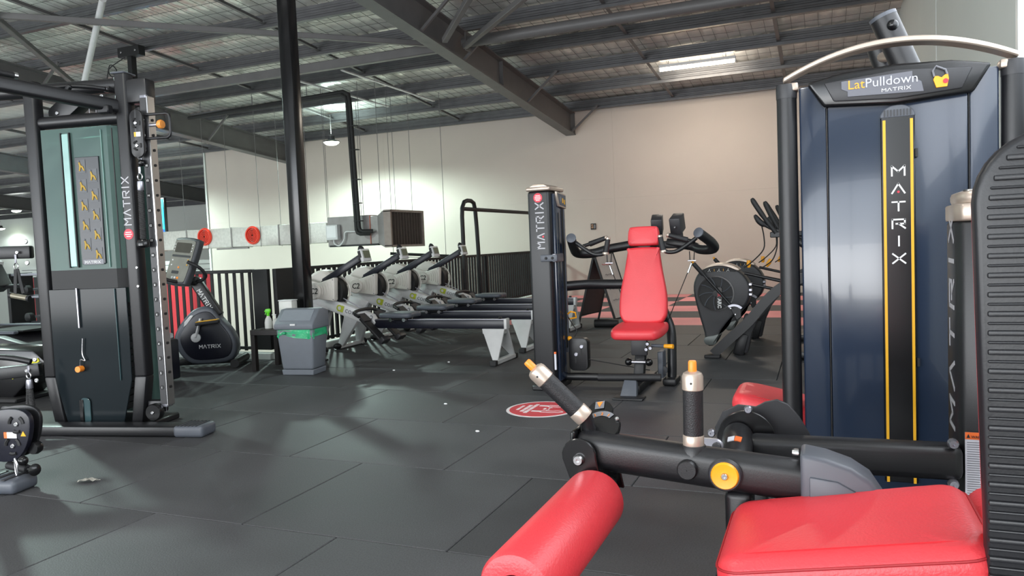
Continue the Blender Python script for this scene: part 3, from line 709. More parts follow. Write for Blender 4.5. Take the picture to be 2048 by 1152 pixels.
# angle selector dial with figures 4 3 2 1
dn = V((-.1, -.6, .79)).normalized()
dl = MB().lathe([(.046, -.006), (.048, 0), (.046, .006)], w3(-.46, 1.578, .686), dn, 36).build('selector_dial', GLOSSBLACK, t)
dex = V((1, 0, .176)).normalized(); dey = dn.cross(dex); dc = V(w3(-.46, 1.578, .686))+dn*.0062
arc = [(.0435*math.cos(a), .0435*math.sin(a)) for a in [math.radians(150-12*k) for k in range(10)]]+[(.03*math.cos(a), .03*math.sin(a)) for a in [math.radians(42+12*k) for k in range(10)]]
MB().prism([dc+dex*a+dey*b for a, b in arc], dn*.0008).build('dial_scale', GREYPRINT, dl, smooth=0)
for ch, a in zip('4321', (138, 110, 82, 54)):
    a = math.radians(a); rad = dex*math.cos(a)+dey*math.sin(a); tan = dn.cross(rad)
    text(dl, ch, dc+rad*.031-tan*0+dn*.001, -tan, rad, .0105, ORANGE, 'CENTER')
MB().lathe([(.03, -.005), (.032, 0), (.03, .005)], w3(-.476, 1.64, .708), dn, 30).build('pointer_plate', GLOSSBLACK, dl)
pc = V(w3(-.476, 1.64, .708))+dn*.0065+dey*.016
MB().prism([pc+dex*-.011+dey*.01, pc+dex*.011+dey*.01, pc+dex*.011-dey*.012, pc-dex*.011-dey*.012], dn*.0006).build('pointer_field', GREYPRINT, dl, smooth=0)
MB().prism([pc+dex*-.007+dey*.007, pc+dex*.007+dey*.007, pc-dey*.008], dn*.0016).build('pointer', ORANGE, dl, smooth=0)
MB().cyl(w3(-.48, 1.575, .67), w3(-.487, 1.56, .72), .016, n=16).build('dial_shaft', BLACK, dl)
for a in (20, 160): bolt(dl, dc+dex*.043*math.cos(math.radians(a))+dey*.043*math.sin(math.radians(a)), dn, .005, SILVER, .004)
# frame to the floor and the thigh cushion
MB().box(w3(-.165, 1.575, .3), (.055, .07, .56)).build('front_leg', BLACK, t, .014, 3)
MB().box(w3(-.165, 1.85, .035), (.075, .85, .07)).build('floor_rail', BLACK, t, .016, 3)
MB().box(w3(.0, 1.575, .035), (.4, .075, .07)).build('floor_rail', BLACK, t, .016, 3)
MB().box(w3(-.19, 2.22, .24), (.07, .07, .42)).build('rear_leg', BLACK, t, .014, 3)
MB().box(w3(.05, 1.42, .27), (.06, .06, .5)).build('cushion_post', BLACK, t, .014, 3)
MB().box(w3(.05, 1.5, .035), (.075, .3, .07)).build('floor_rail', BLACK, t, .016, 3)
tilt = M.Rotation(math.radians(-10.5), 3, 'Y')
cz = w3(.035, 1.388, .548)
cu = MB().pad(rrect(.415, .33, .045, 6), .11, .034, tilt, cz, 6, dome=.005).build('thigh_cushion', RED, t)
loop = [V(cz)+tilt @ V((p[0], p[1], .036)) for p in rrect(.411, .326, .045, 6)]
MB().tube(loop, .0022, 6, closed=True).build('piping', REDSEAM, cu)

# ================================================================== NEIGHBOURING SEAT (seen from behind)
t = thing('machine_seat', 'machine seat with tall ribbed black back shell nearest the camera', 'gym machine', (.42, 1.3, 0))
sh = MB(); ol = []
for k in range(9):
    a = PI/2*k/8; ol.append((-.222+.1-.1*math.cos(a), 1.13+.1*math.sin(a)))
ol = [(-.205, .5)]+ol+[(-x_, z_) for x_, z_ in reversed(ol)]+[(.205, .5)]
SHELL = mat('black_moulded_shell', '#19191d', .42, var=.05, bump=.04, bscale=300)
s_ = MB().prism([(p[0], -.075, p[1]) for p in ol], (0, .035, 0)).build('back_shell', SHELL, t, .008, 3)
RIBM = {}
k = 0; z = .515
while z < 1.222:
    hw = .207 if z < 1.13 else .207-.1+math.sqrt(max(.0001, .098**2-(z-1.13)**2))
    hw = round(hw, 3); big = k % 2 == 0
    key = (hw, big)
    if key not in RIBM:
        me = MB().box((0, 0, 0), (2*hw, .012 if big else .007, .0075 if big else .004)).mesh('rib', .002, 2, 40); me.materials.append(SHELL); RIBM[key] = me
    link('rib', RIBM[key], s_, (0, -.076, z)); z += .0135; k += 1
MB().pad([(p[0]*.97, p[1]-.86) for p in ol][::-1], .06, .025, M.Rotation(PI/2, 3, 'X'), (0, -.01, .86)).build('back_pad', RED, t)
MB().pad(rrect(.36, .3, .06), .085, .035, None, (.0, .2, .565)).build('seat_pad', RED, t)
MB().box((0, .02, .27), (.07, .08, .5)).build('post', BLACK, t, .014, 3)
MB().box((0, .15, .03), (.36, .5, .06)).build('base', BLACK, t, .014, 3)
# ================================================================== SHOULDER PRESS
QX, QY = -1.5, 5.4
t = thing('shoulder_press_machine', 'shoulder press with red seat and backrest beside a slim black weight tower', 'gym machine', (QX, QY, 0))
def w3(x, y, z): return (x-QX, y-QY, z)
tw = MB().prism([w3(*p, .01) for p in ((-2.01, 5.2), (-1.84, 5.2), (-1.84, 5.52), (-2.01, 5.52))], (0, 0, 1.47)).build('tower', BLACK, t, .022, 4)
MB().box(w3(-1.925, 5.36, .02), (.2, .36, .04)).build('tower_foot', BLACK, tw, .008, 1)
cp = MB().prism([w3(*p, 1.48) for p in ((-2.018, 5.19), (-1.83, 5.19), (-1.83, 5.53), (-2.018, 5.53))], (0, 0, .03)).build('tower_cap', GOLD, tw, .012, 3)
MB().xz([(-.505, 1.507), (-.345, 1.507), (-.38, 1.528), (-.46, 1.533)], -.19, .1).build('cap_crown', GOLD, cp, .008, 2)
matrix_word(tw, w3(-1.885, 5.1995, 1.058), (0, 0, 1), (-1, 0, 0), .062, mat('silver_print', '#a4a3a8'), wfac=.72, gap=.3, th=.14)
stick = MB().lathe([(.034, 0), (.034, .0015)], w3(-1.925, 5.2, 1.43), (0, -1, 0), 28).build('red_sticker', REDDOT, tw)
for k, ww in enumerate((.036, .046, .046, .03)): MB().box(w3(-1.925, 5.198, 1.445-.011*k), (ww, .001, .005)).build('sticker_line', WHITE, stick)
# side shroud with weight slot and instruction plate
MB().box(w3(-1.832, 5.385, .76), (.02, .25, 1.4)).build('side_shroud', SHROUD, tw, .006, 2)
for y in (5.30, 5.345): MB().box(w3(-1.82, y, .72), (.006, .006, 1.2)).build('shroud_ridge', GLOSSBLACK, tw)
MB().box(w3(-1.82, 5.43, .82), (.006, .03, 1.06)).build('weight_slot', DARK, tw)
MB().box(w3(-1.818, 5.455, .8), (.012, .008, 1.1)).build('slot_edge', GREYP, tw)
ip = MB().prism([w3(-1.825, 5.285, 1.475), w3(-1.825, 5.5, 1.46), w3(-1.825, 5.5, 1.35), w3(-1.825, 5.33, 1.365), w3(-1.825, 5.3, 1.41)], (.018, 0, 0)).build('instruction_plate', GOLD, tw, .005, 2)
MB().prism([w3(-1.808, 5.305, 1.462), w3(-1.808, 5.485, 1.448), w3(-1.808, 5.485, 1.365), w3(-1.808, 5.345, 1.378)], (.004, 0, 0)).build('plate_face', GREYP, ip)
for y, z in ((5.36, 1.42), (5.41, 1.41), (5.45, 1.4)): MB().box(w3(-1.803, y, z), (.002, .02, .035)).build('pictogram', GREYPRINT if y < 5.4 else YSTRIPE, ip)
# towel and bottle bracket
br = MB().box(w3(-1.85, 5.19, .985), (.13, .03, .05)).build('accessory_bracket', GREYP, t, .006, 2)
MB().box(w3(-1.81, 5.27, .985), (.03, .18, .06)).build('bracket_arm', STEEL, br, .006, 2)
bolt(br, w3(-1.87, 5.174, .985), (0, -1, 0), .01, DARK); bolt(br, w3(-1.82, 5.174, .985), (0, -1, 0), .01, DARK)
MB().box(w3(-1.832, 5.19, .22), (.012, .014, .12)).build('warning_label', LABW, t)
MB().box(w3(-1.832, 5.189, .285), (.013, .015, .015)).build('label_header', LABO, t)
# selector pin on its coil
MB().lathe([(.016, 0), (.018, .01), (.014, .025), (.004, .03)], w3(-1.81, 5.44, .36), (1, 0, 0), 16).build('selector_pin', YELLOW, t)
MB().tube([w3(-1.8, 5.42, .55), w3(-1.77, 5.40, .57), w3(-1.74, 5.42, .56), w3(-1.74, 5.44, .52), w3(-1.8, 5.45, .51)], .006, 6).build('selector_loop', YELLOW, t)
MB().tube(smooth_path([w3(-1.8, 5.42, .53), w3(-1.77, 5.45, .46), w3(-1.74, 5.44, .42), w3(-1.76, 5.44, .37)]), .004, 6).build('selector_coil', DARK, t)
# pulley housing
ph = MB().prism([w3(-1.73+p[0], 5.42, .24+p[1]) for p in rrect(.15, .25, .04)], (0, .08, 0)).build('pulley_housing', BLACK, t, .006, 2)
bolt(ph, w3(-1.7, 5.42, .3), (0, -1, 0), .016, STEEL); bolt(ph, w3(-1.745, 5.42, .24), (0, -1, 0), .016, STEEL)
for x, z in ((-1.705, .265), (-1.748, .2)): MB().box(w3(x, 5.419, z), (.012, .004, .05)).build('slot', DARK, ph)
MB().tube([w3(-1.66, 5.45, .2), w3(-1.2, 5.5, .12)], .004, 6).build('cable', DARK, t)
# frame
MB().cyl(w3(-1.84, 5.44, .065), w3(-1.2, 5.5, .065), .03, n=16).build('floor_tube', BLACK, t)
MB().tube(smooth_path([w3(-1.86, 5.5, .755), w3(-1.7, 5.62, .76), w3(-1.5, 5.68, .755), w3(-1.25, 5.7, .75)]), .038, 14).build('upper_beam', BLACK, t)
fb = MB().cyl(w3(-1.49, 5.12, .125), w3(-1.05, 5.16, .13), .027, n=18).build('foot_bar', RUBBERGRIP, t)
MB().add([w3(-1.315, 5.03, .01), w3(-1.2, 5.04, .01), w3(-1.2, 5.1, .01), w3(-1.315, 5.09, .01), w3(-1.3, 5.13, .13), w3(-1.22, 5.14, .13), w3(-1.22, 5.2, .13), w3(-1.3, 5.19, .13)], [(3, 2, 1, 0), (4, 5, 6, 7), (0, 1, 5, 4), (1, 2, 6, 5), (2, 3, 7, 6), (3, 0, 4, 7)]).build('foot_post', GREYP, t, .006, 2)
MB().box(w3(-1.245, 5.02, .008), (.21, .12, .016)).build('foot_plate', BLACK, t, .004, 1)
MB().box(w3(-1.245, 5.45, .04), (.09, .6, .06)).build('floor_spine', BLACK, t, .012, 2)
MB().bar(w3(-1.245, 5.32, .06), w3(-1.245, 5.5, .42), .075, .07).build('seat_post', BLACK, t, .012, 2)
MB().box(w3(-1.245, 5.37, .33), (.12, .03, .16)).build('seat_carriage', CHAR, t, .008, 2)
for dx in (-.075, .075): MB().ball(w3(-1.245+dx, 5.34, .205), .028).build('knuckle', GLOSSBLACK, t)
MB().cyl(w3(-1.325, 5.34, .205), w3(-1.165, 5.34, .205), .012, n=10).build('knuckle_pin', STEEL, t)
for dx, z in ((.07, .34), (.06, .3), (.09, .31)): bolt(t, w3(-1.245+dx, 5.34, z), (0, -1, 0), .014, STEEL, .02)
lv = MB().cyl(w3(-1.15, 5.36, .325), w3(-1.02, 5.33, .325), .012, n=12).build('adjust_lever', GREYP, t)
MB().cyl(w3(-1.055, 5.337, .325), w3(-.99, 5.322, .325), .014, .017, 14).build('lever_tip', YELLOW, lv)
side = [w3(-1.06, 5.62, .05), w3(-1.06, 5.64, .2), w3(-1.07, 5.68, .4), w3(-1.13, 5.73, .55), w3(-1.2, 5.76, .8), w3(-1.2, 5.79, 1.02)]
MB().tube(smooth_path(side), .034, 14).build('back_frame', BLACK, t)
MB().box(w3(-1.06, 5.6, .03), (.1, .2, .05)).build('back_foot', BLACK, t, .012, 2)
MB().box(w3(-1.12, 5.55, .16), (.04, .12, .2)).build('gusset', GREYP, t, .006, 1)
MB().lathe([(.03, 0), (.03, .02)], w3(-1.1, 5.52, .12), (0, -1, 0), 16).build('pulley', CHAR, t)
MB().cyl(w3(-1.11, 5.5, .06), w3(-1.11, 5.5, .15), .008, n=8).build('cable_end', SILVER, t)
# upholstery
rx = M.Rotation(math.radians(80), 3, 'X')
def smoothpoly(pts, n=4): 
    P = [V((*p, 0)) for p in pts]; k = len(P); o_ = []
    for i in range(k):
        a, b_, c_, d_ = P[i-1], P[i], P[(i+1) % k], P[(i+2) % k]
        for j in range(n):
            q = j/n; v_ = .5*((2*b_)+(c_-a)*q+(2*a-5*b_+4*c_-d_)*q*q+(3*b_-a-3*c_+d_)*q**3); o_.append((v_.x, v_.y))
    return o_
bo = smoothpoly([(-.11, -.29), (.11, -.29), (.165, -.25), (.178, -.19), (.172, -.06), (.142, .1), (.12, .24), (.11, .275), (-.11, .275), (-.12, .24), (-.142, .1), (-.172, -.06), (-.178, -.19), (-.165, -.25)])
MB().pad(bo, .07, .022, rx, w3(-1.235, 5.535, .757), dome=.008).build('backrest', RED, t)
MB().pad(smoothpoly([(-.08, -.068), (.08, -.068), (.112, -.055), (.116, .0), (.108, .055), (.08, .073), (-.08, .073), (-.108, .055), (-.116, .0), (-.112, -.055)]), .07, .018, rx, w3(-1.235, 5.59, 1.113), dome=.006).build('headrest', RED, t)
MB().box(w3(-1.235, 5.62, .8), (.1, .05, .6)).build('back_plate', BLACK, t, .01, 2)
so = smoothpoly([(-.1, -.2), (.1, -.2), (.165, -.17), (.19, -.05), (.185, .14), (.14, .18), (-.14, .18), (-.185, .14), (-.19, -.05), (-.165, -.17)])
MB().pad(so, .075, .03, M.Rotation(math.radians(4), 3, 'X'), w3(-1.24, 5.37, .432), dome=.008).build('seat', RED, t)
# swinging arms, handles, counterweights
for s, (mx, ex_, bx) in (('l', (-1.33, -1.735, -1.77)), ('r', (-1.1, -.80, -.735))):
    arm = MB().tube(smooth_path([w3(mx, 5.8, 1.06), w3((mx+bx)/2, 5.78, 1.03), w3(bx+(.1 if s == 'l' else -.1), 5.72, 1.0), w3(bx, 5.64, 1.005), w3(bx, 5.54, 1.05), w3(ex_, 5.37, 1.125)], 5), .036, 16).build('press_arm', BLACK, t)
    d_ = (V((ex_, 5.37, 1.125))-V((bx, 5.54, 1.05))).normalized()
    MB().lathe([(.037, -.006), (.037, .004), (.03, .008), (.001, .009)], w3(ex_, 5.37, 1.125), d_, 20, caps=False).build('end_cap', GREYP, arm)
    sg = 1 if s == 'l' else -1
    MB().tube(smooth_path([w3(ex_+sg*.02, 5.42, 1.09), w3(ex_+sg*.09, 5.41, 1.04), w3(ex_+sg*.16, 5.4, 1.0), w3(ex_+sg*.22, 5.4, .995), w3(ex_+sg*.25, 5.4, 1.01)], 4), .015, 12).build('handle_bar', BLACK, arm)
    g = MB().cyl(w3(ex_+sg*.255, 5.4, 1.005), w3(ex_+sg*.275, 5.4, 1.105), .021, .018, 16).build('handle_grip', RUBBERGRIP, arm)
    MB().lathe([(.024, -.006), (.025, 0), (.023, .01)], w3(ex_+sg*.253, 5.4, 1.0), (sg*.1, 0, 1), 16).build('grip_collar', GOLD, g)
    MB().lathe([(.018, 0), (.018, .012), (.012, .016)], w3(ex_+sg*.275, 5.4, 1.105), (0, 0, 1), 16).build('grip_cap', GOLD, g)
    g = MB().cyl(w3(ex_+sg*.1, 5.52, 1.075), w3(ex_+sg*.23, 5.5, 1.115), .021, .017, 16).build('handle_grip', RUBBERGRIP, arm)
    MB().lathe([(.018, 0), (.018, .014), (.012, .018)], w3(ex_+sg*.23, 5.5, 1.115), (sg*.95, 0, .3), 16).build('grip_cap', GOLD, g)
    MB().cyl(w3(ex_+sg*.05, 5.5, 1.06), w3(ex_+sg*.1, 5.52, 1.075), .014, n=12).build('grip_stem', BLACK, arm)
    MB().ball(w3(ex_-sg*.03, 5.5, 1.06), .014).build('stop_button', BLACK, arm)
    # cable yoke
    hx = ex_+sg*.2 if s == 'l' else -.9
    for dx in (-.018, .018): MB().cyl(w3(hx+dx, 5.7, .99), w3(hx+dx*.8, 5.69, .925), .004, n=6).build('yoke_rod', BLACK, arm)
    MB().cyl(w3(hx-.03, 5.69, .92), w3(hx+.03, 5.69, .92), .006, n=8).build('yoke_pin', STEEL, arm)
    MB().cyl(w3(hx-sg*-.004, 5.69, .9), w3(hx+sg*.03, 5.68, .83), .008, n=8).build('cable_thimble', SILVER, arm)
    MB().cyl(w3(hx, 5.69, .91), w3(hx+sg*.19, 5.62, .45), .0035, n=6).build('cable', DARK, arm)
for x, y, a in ((-1.18, 5.83, .12), (-1.02, 5.8, -.1)):
    cw = MB().box(w3(x, y, 1.2), (.085, .14, .13), (.35, 0, a)).build('counterweight', CHAR, t, .008, 2)
    bolt(cw, w3(x-.005, y-.085, 1.175), (0, -.93, -.3), .008, SILVER)
    MB().cyl(w3(x+.01, y, 1.13), w3(x+.02, y, 1.04), .03, n=14).build('counterweight_arm', BLACK, t)
MB().bar(w3(-1.4, 5.8, 1.045), w3(-1.0, 5.79, 1.045), .05, .06).build('yoke_beam', BLACK, t, .012, 2)

# ================================================================== ROWING MACHINES
def make_rower():
    t = thing('rowing_machine', 'x', 'rowing machine', (0, 0, 0), 0, 'rowing machines in a row')
    MB().xz([(-.05, .63), (.26, .605), (.71, .45), (.76, .37), (.72, .325), (.0, .565)], -.045, .045).build('main_frame', ROWGREY2, t, .012, 2)
    # flywheel drum with perforated cage
    MB().lathe([(.05, -.1), (.18, -.095), (.208, -.07), (.215, 0), (.208, .07), (.18, .1), (.05, .105)], (.06, .13, .7), (0, 1, 0), 36).build('flywheel_cover', ROWGREY, t)
    MB().prism([(-.1, -.06, .8), (-.07, -.06, .83), (.12, -.06, .78), (.12, -.06, .62), (-.02, -.06, .7)], (0, .05, 0)).build('side_tab', ROWGREY, t, .01, 2)
    cg = MB().lathe([(.15, -.05), (.158, 0), (.15, .05)], (.225, .02, .69), (0, 1, 0), 32).build('air_cage', DARK, t)
    MB().lathe([(.16, -.012), (.168, 0), (.16, .012), (.152, .012), (.152, -.012)], (.245, .06, .69), (0, 1, 0), 36, caps=False).build('cage_rim', ROWGREY, t)
    # fan shaped chain cover with hub disc
    cv = [(-.07*math.cos(a)*1.15, .7+.08*math.sin(a)) for a in [math.radians(d) for d in (-75, -45, -15, 15, 45, 75)]]
    cv = [(.11, .775), (.34, .838), (.346, .825), (.334, .605), (.32, .597), (.12, .622)]
    cc = MB().xz(cv, -.12, -.05).build('chain_cover', ROWGREY, t, .012, 2)
    MB().lathe([(.085, 0), (.085, .02), (.075, .03), (.001, .032)], (.09, -.105, .7), (0, -1, 0), 28, caps=False).build('hub_disc', ROWGREY, cc)
    for r in (.115, .145, .175, .205, .235):
        pts = [(.08+r*math.cos(a), -.122, .705+r*math.sin(a)*1.0) for a in [math.radians(-18+k*6) for k in range(8)]]
        MB().tube(pts, .004, 6).build('cover_rib', ROWGREY, cc)
    text(cc, 'C2', (.045, -.138, .675), (1, 0, 0), (0, 0, 1), .085, DARK, bold=.001, shear=.2)
    for x, z in ((.325, .815), (.32, .615)): bolt(cc, (x, -.12, z), (0, -1, 0), .006, GREYPRINT, .004)
    # monitor arm and display
    MB().bar((.15, -.02, .79), (.62, -.02, 1.03), .05, .07).build('monitor_arm', NAVY, t, .008, 2)
    MB().tube(smooth_path([(.6, -.02, 1.0), (.63, -.02, 1.06), (.62, -.02, 1.11), (.6, -.02, 1.12)]), .03, 12).build('monitor_neck', DARK, t)
    R = M.Rotation(math.radians(-14), 3, 'Y')
    mn = MB().box((.662, -.02, 1.048), (.035, .15, .13), R).build('monitor', ROWGREY2, t, .008, 2)
    MB().box((.681, -.02, 1.06), (.006, .11, .075), R).build('screen', mat('lcd', '#5d6350', .25, var=.04), mn)
    MB().box((.6465, -.097, 1.06), (.03, .004, .07), R).build('side_port', DARK, mn)
    for k in range(4): MB().box((.675, -.065+.03*k, 1.0), (.006, .018, .012), R).build('key', GREYPRINT, mn)
    # front legs on a cross foot
    for s in (-1, 1):
        MB().add([(-.06, s*.03-.025, .6), (.2, s*.03-.025, .52), (.2, s*.03+.025, .52), (-.06, s*.03+.025, .6), (-.14, s*.18-.03, .03), (-.07, s*.18-.03, .03), (-.07, s*.18+.03, .03), (-.14, s*.18+.03, .03)],
                 [(0, 1, 2, 3), (7, 6, 5, 4), (0, 4, 5, 1), (1, 5, 6, 2), (2, 6, 7, 3), (3, 7, 4, 0)]).build('front_leg', ROWGREY2, t, .008, 2)
    ff = MB().box((-.105, 0, .03), (.07, .5, .04)).build('front_foot', ROWGREY2, t, .006, 1)
    for s in (-1, 1): MB().ball((-.105, s*.255, .038), (.05, .04, .035)).build('caster', DARK, ff)
    # rail, rear leg, seat
    rl = MB().box((1.42, 0, .355), (1.5, .075, .085)).build('rail', NAVY, t, .012, 2)
    MB().box((1.45, 0, .4), (1.42, .05, .012)).build('rail_strip', STEEL, rl, .003, 1)
    MB().box((2.165, 0, .36), (.03, .085, .1)).build('rail_end', ROWGREY2, rl, .008, 2)
    MB().lathe([(.012, 0), (.02, .01), (.012, .02)], (2.1, 0, .405), (0, 0, 1), 12).build('rail_stop', DARK, rl)
    for s in (-1, 1):
        MB().add([(1.93, s*.04-.012, .315), (2.16, s*.04-.012, .315), (2.16, s*.04+.012, .315), (1.93, s*.04+.012, .315), (2.1, s*.2-.014, .04), (2.15, s*.2-.014, .04), (2.15, s*.2+.014, .04), (2.1, s*.2+.014, .04)],
                 [(0, 1, 2, 3), (7, 6, 5, 4), (0, 4, 5, 1), (1, 5, 6, 2), (2, 6, 7, 3), (3, 7, 4, 0)]).build('rear_leg', ROWGREY2, t, .004, 1)
    MB().box((2.04, 0, .29), (.22, .09, .05)).build('rear_bracket', ROWGREY2, t, .006, 1)
    rfo = MB().box((2.125, 0, .025), (.055, .46, .04)).build('rear_foot', ROWGREY2, t, .005, 1)
    for s in (-1, 1): MB().box((2.125, s*.245, .025), (.065, .05, .05)).build('foot_cap', DARK, rfo, .005, 1)
    st = MB().pad(smoothpoly([(-.18, -.1), (-.1, -.135), (.1, -.14), (.18, -.1), (.17, 0), (.18, .1), (.1, .14), (-.1, .135), (-.18, .1), (-.16, 0)], 3), .05, .02, None, (1.02, 0, .448)).build('seat', GREYP, t)
    MB().box((1.02, 0, .41), (.2, .11, .03)).build('seat_carriage', DARK, st, .005, 1)
    for x in (.95, 1.1): MB().cyl((x, -.075, .4), (x, .075, .4), .018, n=12).build('seat_roller', SILVER, st)
    # foot rests and handle
    for s in (-1, 1):
        fr = MB().bar((.68, s*.15, .43), (.93, s*.15, .19), .12, .03, up=(.7, 0, .7)).build('foot_rest', DARK, t, .01, 2)
        MB().bar((.66, s*.15, .47), (.74, s*.15, .4), .13, .012, up=(.7, 0, .7)).build('strap', CHAR, fr)
        MB().box((.92, s*.15, .215), (.05, .13, .07), (0, .8, 0)).build('heel_cup', CHAR, fr, .01, 2)
    hb = MB().tube(smooth_path([(.7, -.24, .45), (.62, -.2, .48), (.6, -.1, .5), (.6, .1, .5), (.62, .2, .48), (.7, .24, .45)], 4), .017, 12).build('handle', RUBBERGRIP, t)
    MB().cyl((.6, 0, .5), (.27, 0, .66), .006, n=6).build('chain', STEEL, hb)
    # printed name along the frame
    ex = V((.69, 0, -.2)).normalized(); ey = V((.2, 0, .69)).normalized()
    LIME = mat('lime_print', '#a5ae2c', .5, var=.03)
    o_ = V((.3, -.0465, .5))
    MB().lathe([(.034, 0), (.034, .002), (.02, .002), (.02, 0)], o_+ex*.03+ey*.03, (0, -1, 0), 20, caps=False).build('emblem', LIME, t)
    MB().prism([o_+ex*.045+ey*-.004, o_+ex*.078+ey*-.004, o_+ex*.085+ey*.064, o_+ex*.052+ey*.064], (0, -.002, 0)).build('emblem', LIME, t, smooth=0)
    text(t, 'concept 2', o_+ex*.1+ey*.005, ex, ey, .085, GREYPRINT, bold=.0005)
    return t
row = make_rower()
LAB = ['rowing machine nearest the camera, partly behind the grey bin', 'second rowing machine from the grey bin', 'third rowing machine from the grey bin', 'rowing machine furthest from the grey bin, beside the tubular frame']
for k in range(4):
    r_ = row if k == 0 else copy_tree(row)
    r_.location = (-4.9-.035*k, 6.42+(0, .8, 1.6, 2.45)[k], 0); r_['label'] = LAB[k]
# seats slid to different places
# ================================================================== TUBULAR FRAME BEHIND THE ROWERS
t = thing('tubular_frame', 'black tubular frame with looped upright and long crossbar behind the rowers', 'frame', (-5.0, 10.4, 0))
TB = DARK
def loop(y0):
    pts = [(0, y0, .03), (0, y0, 1.55), (0, y0+.02, 1.68), (0, y0+.09, 1.765), (0, y0+.2, 1.79), (0, y0+.33, 1.79), (0, y0+.43, 1.76), (0, y0+.47, 1.66), (0, y0+.5, 1.4), (0, y0+.58, .03)]
    MB().tube(pts, .032, 12).build('looped_upright', TB, t)
    for y in (y0, y0+.58): MB().box((0, y, .015), (.12, .12, .03)).build('foot_plate', TB, t, .004, 1)
loop(-.2); loop(3.1)
MB().cyl((0, -.2, 1.66), (0, 3.6, 1.66), .03, n=12).build('crossbar', TB, t)

# ================================================================== AIR RESISTANCE CLIMBERS
def make_arc():
    t = thing('air_climber', 'x', 'gym machine', (0, 0, 0), 0, 'air fan cardio machines')
    ol = smoothpoly([(-.2, .1), (-.215, .21), (-.27, .42), (-.303, .6), (-.285, .71), (-.22, .79), (-.11, .826), (.0, .818), (.11, .765), (.185, .67), (.2, .57), (.16, .46), (.06, .37), (-.05, .24), (-.12, .105)], 3)
    hs = MB().xz(ol, -.1, .12).build('fan_housing', CHAR, t, .03, 4)
    MB().xz(smoothpoly([(-.2, .105), (-.21, .17), (-.09, .2), (.0, .28), (.03, .35), (-.05, .25), (-.1, .15), (-.12, .105)], 3), -.112, -.08).build('toe_guard', mat('pewter_plastic', '#5b605e', .35, metal=.3), hs, .006, 2)
    # fan opening, blades, guard
    fc = (-.1, -.102, .573)
    MB().lathe([(.155, 0), (.155, .004)], (fc[0], fc[1]+.0, fc[2]), (0, -1, 0), 40).build('fan_opening', DARK, hs)
    MB().lathe([(.15, 0), (.15, .01), (.162, .01), (.162, 0)], fc, (0, -1, 0), 40, caps=False).build('fan_ring', GLOSSBLACK, hs)
    for k in range(9):
        a = 2*PI*k/9; pts = [(fc[0]+r*math.cos(a+r*3.2), fc[1]-.008, fc[2]+r*math.sin(a+r*3.2)) for r in (.03, .06, .09, .12, .15)]
        MB().tube(pts, .004, 6).build('fan_blade', GREYP, hs)
    MB().lathe([(.035, 0), (.03, .014), (.001, .015)], fc, (0, -1, 0), 20, caps=False).build('fan_hub', BLACK, hs)
    lp = MB().prism([(fc[0]+.03+p[0], -.118, fc[2]-.04+p[1]) for p in rrect(.055, .2, .02)], (0, .01, 0)).build('logo_plate', GLOSSBLACK, hs, .003, 1)
    text(lp, 'ARC', (fc[0]+.016, -.119, fc[2]-.045), (0, 0, -1), (1, 0, 0), .045, WHITE, bold=.001)
    text(lp, 'X', (fc[0]+.016, -.119, fc[2]+.0), (0, 0, -1), (1, 0, 0), .04, REDDOT, bold=.001)
    # gold crown with pictogram strip
    cr = MB().xz(smoothpoly([(-.26, .745), (-.2, .81), (-.11, .845), (.01, .838), (.09, .8), (.1, .775), (.0, .79), (-.11, .79), (-.2, .765)], 3), -.085, .11).build('crown', GOLD, hs, .012, 2)
    pc_ = MB().xz([(-.19, .765), (-.175, .792), (-.08, .808), (.03, .8), (.085, .775), (.075, .765), (-.06, .775)], -.102, -.084).build('pictogram_strip', DARK, hs, .003, 1)
    for x in (-.155, -.07, .01): 
        MB().tube([(x-.012, -.104, .772), (x, -.104, .785), (x+.012, -.104, .773)], .002, 5).build('pictogram', WHITE, pc_); MB().ball((x+.003, -.104, .793), .004, 8).build('pictogram_head', WHITE, pc_)
    for x in (-.11, -.03): MB().box((x, -.104, .785), (.003, .002, .022)).build('strip_line', YSTRIPE, pc_)
    # pull lever on its quadrant
    lv = MB().cyl((-.29, -.16, .86), (.06, -.13, .43), .011, n=12).build('lever', BLACK, t)
    MB().cyl((-.285, -.16, .853), (-.2, -.155, .75), .02, n=16).build('lever_grip', RUBBERGRIP, lv)
    MB().lathe([(.012, 0), (.009, .018), (.003, .022)], (-.287, -.16, .857), (-.63, 0, .77), 12).build('lever_tip', YELLOW, lv)
    q = [(.06+.1*math.cos(a), .38+.1*math.sin(a)) for a in [math.radians(125-12*k) for k in range(8)]]
    qi = [(.06+.075*math.cos(a), .38+.075*math.sin(a)) for a in [math.radians(125-12*k) for k in range(8)]]
    MB().xz(q+qi[::-1], -.15, -.138).build('quadrant', STEEL, t, .003, 1)
    MB().xz([(.02, .45), (.12, .46), (.12, .36), (.08, .33)], -.14, -.125).build('quadrant_plate', BLACK, t, .004, 1)
    for x, z in ((.03, .44), (.07, .385), (.1, .45)): bolt(t, (x, -.14, z), (0, -1, 0), .008)
    # curved main rail down to the floor
    pth = smooth_path([(-.12, -.2, .035), (.02, -.2, .17), (.19, -.2, .33), (.33, -.2, .5), (.46, -.2, .62), (.62, -.2, .7), (.9, -.2, .72)], 5)
    rl = MB()
    for p, q2 in zip(pth, pth[1:]): rl.bar(p, V(q2)+(V(q2)-V(p))*.08, .07, .085)
    rl = rl.build('curved_rail', BLACK, t, 0, 1, 60)
    MB().box((-.13, -.2, .015), (.14, .1, .03), (0, -.0, 0)).build('rail_foot', BLACK, t, .006, 1)
    MB().box((.1, 0, .1), (.1, .12, .2), (0, .25, 0)).build('centre_foot', BLACK, t, .012, 2)
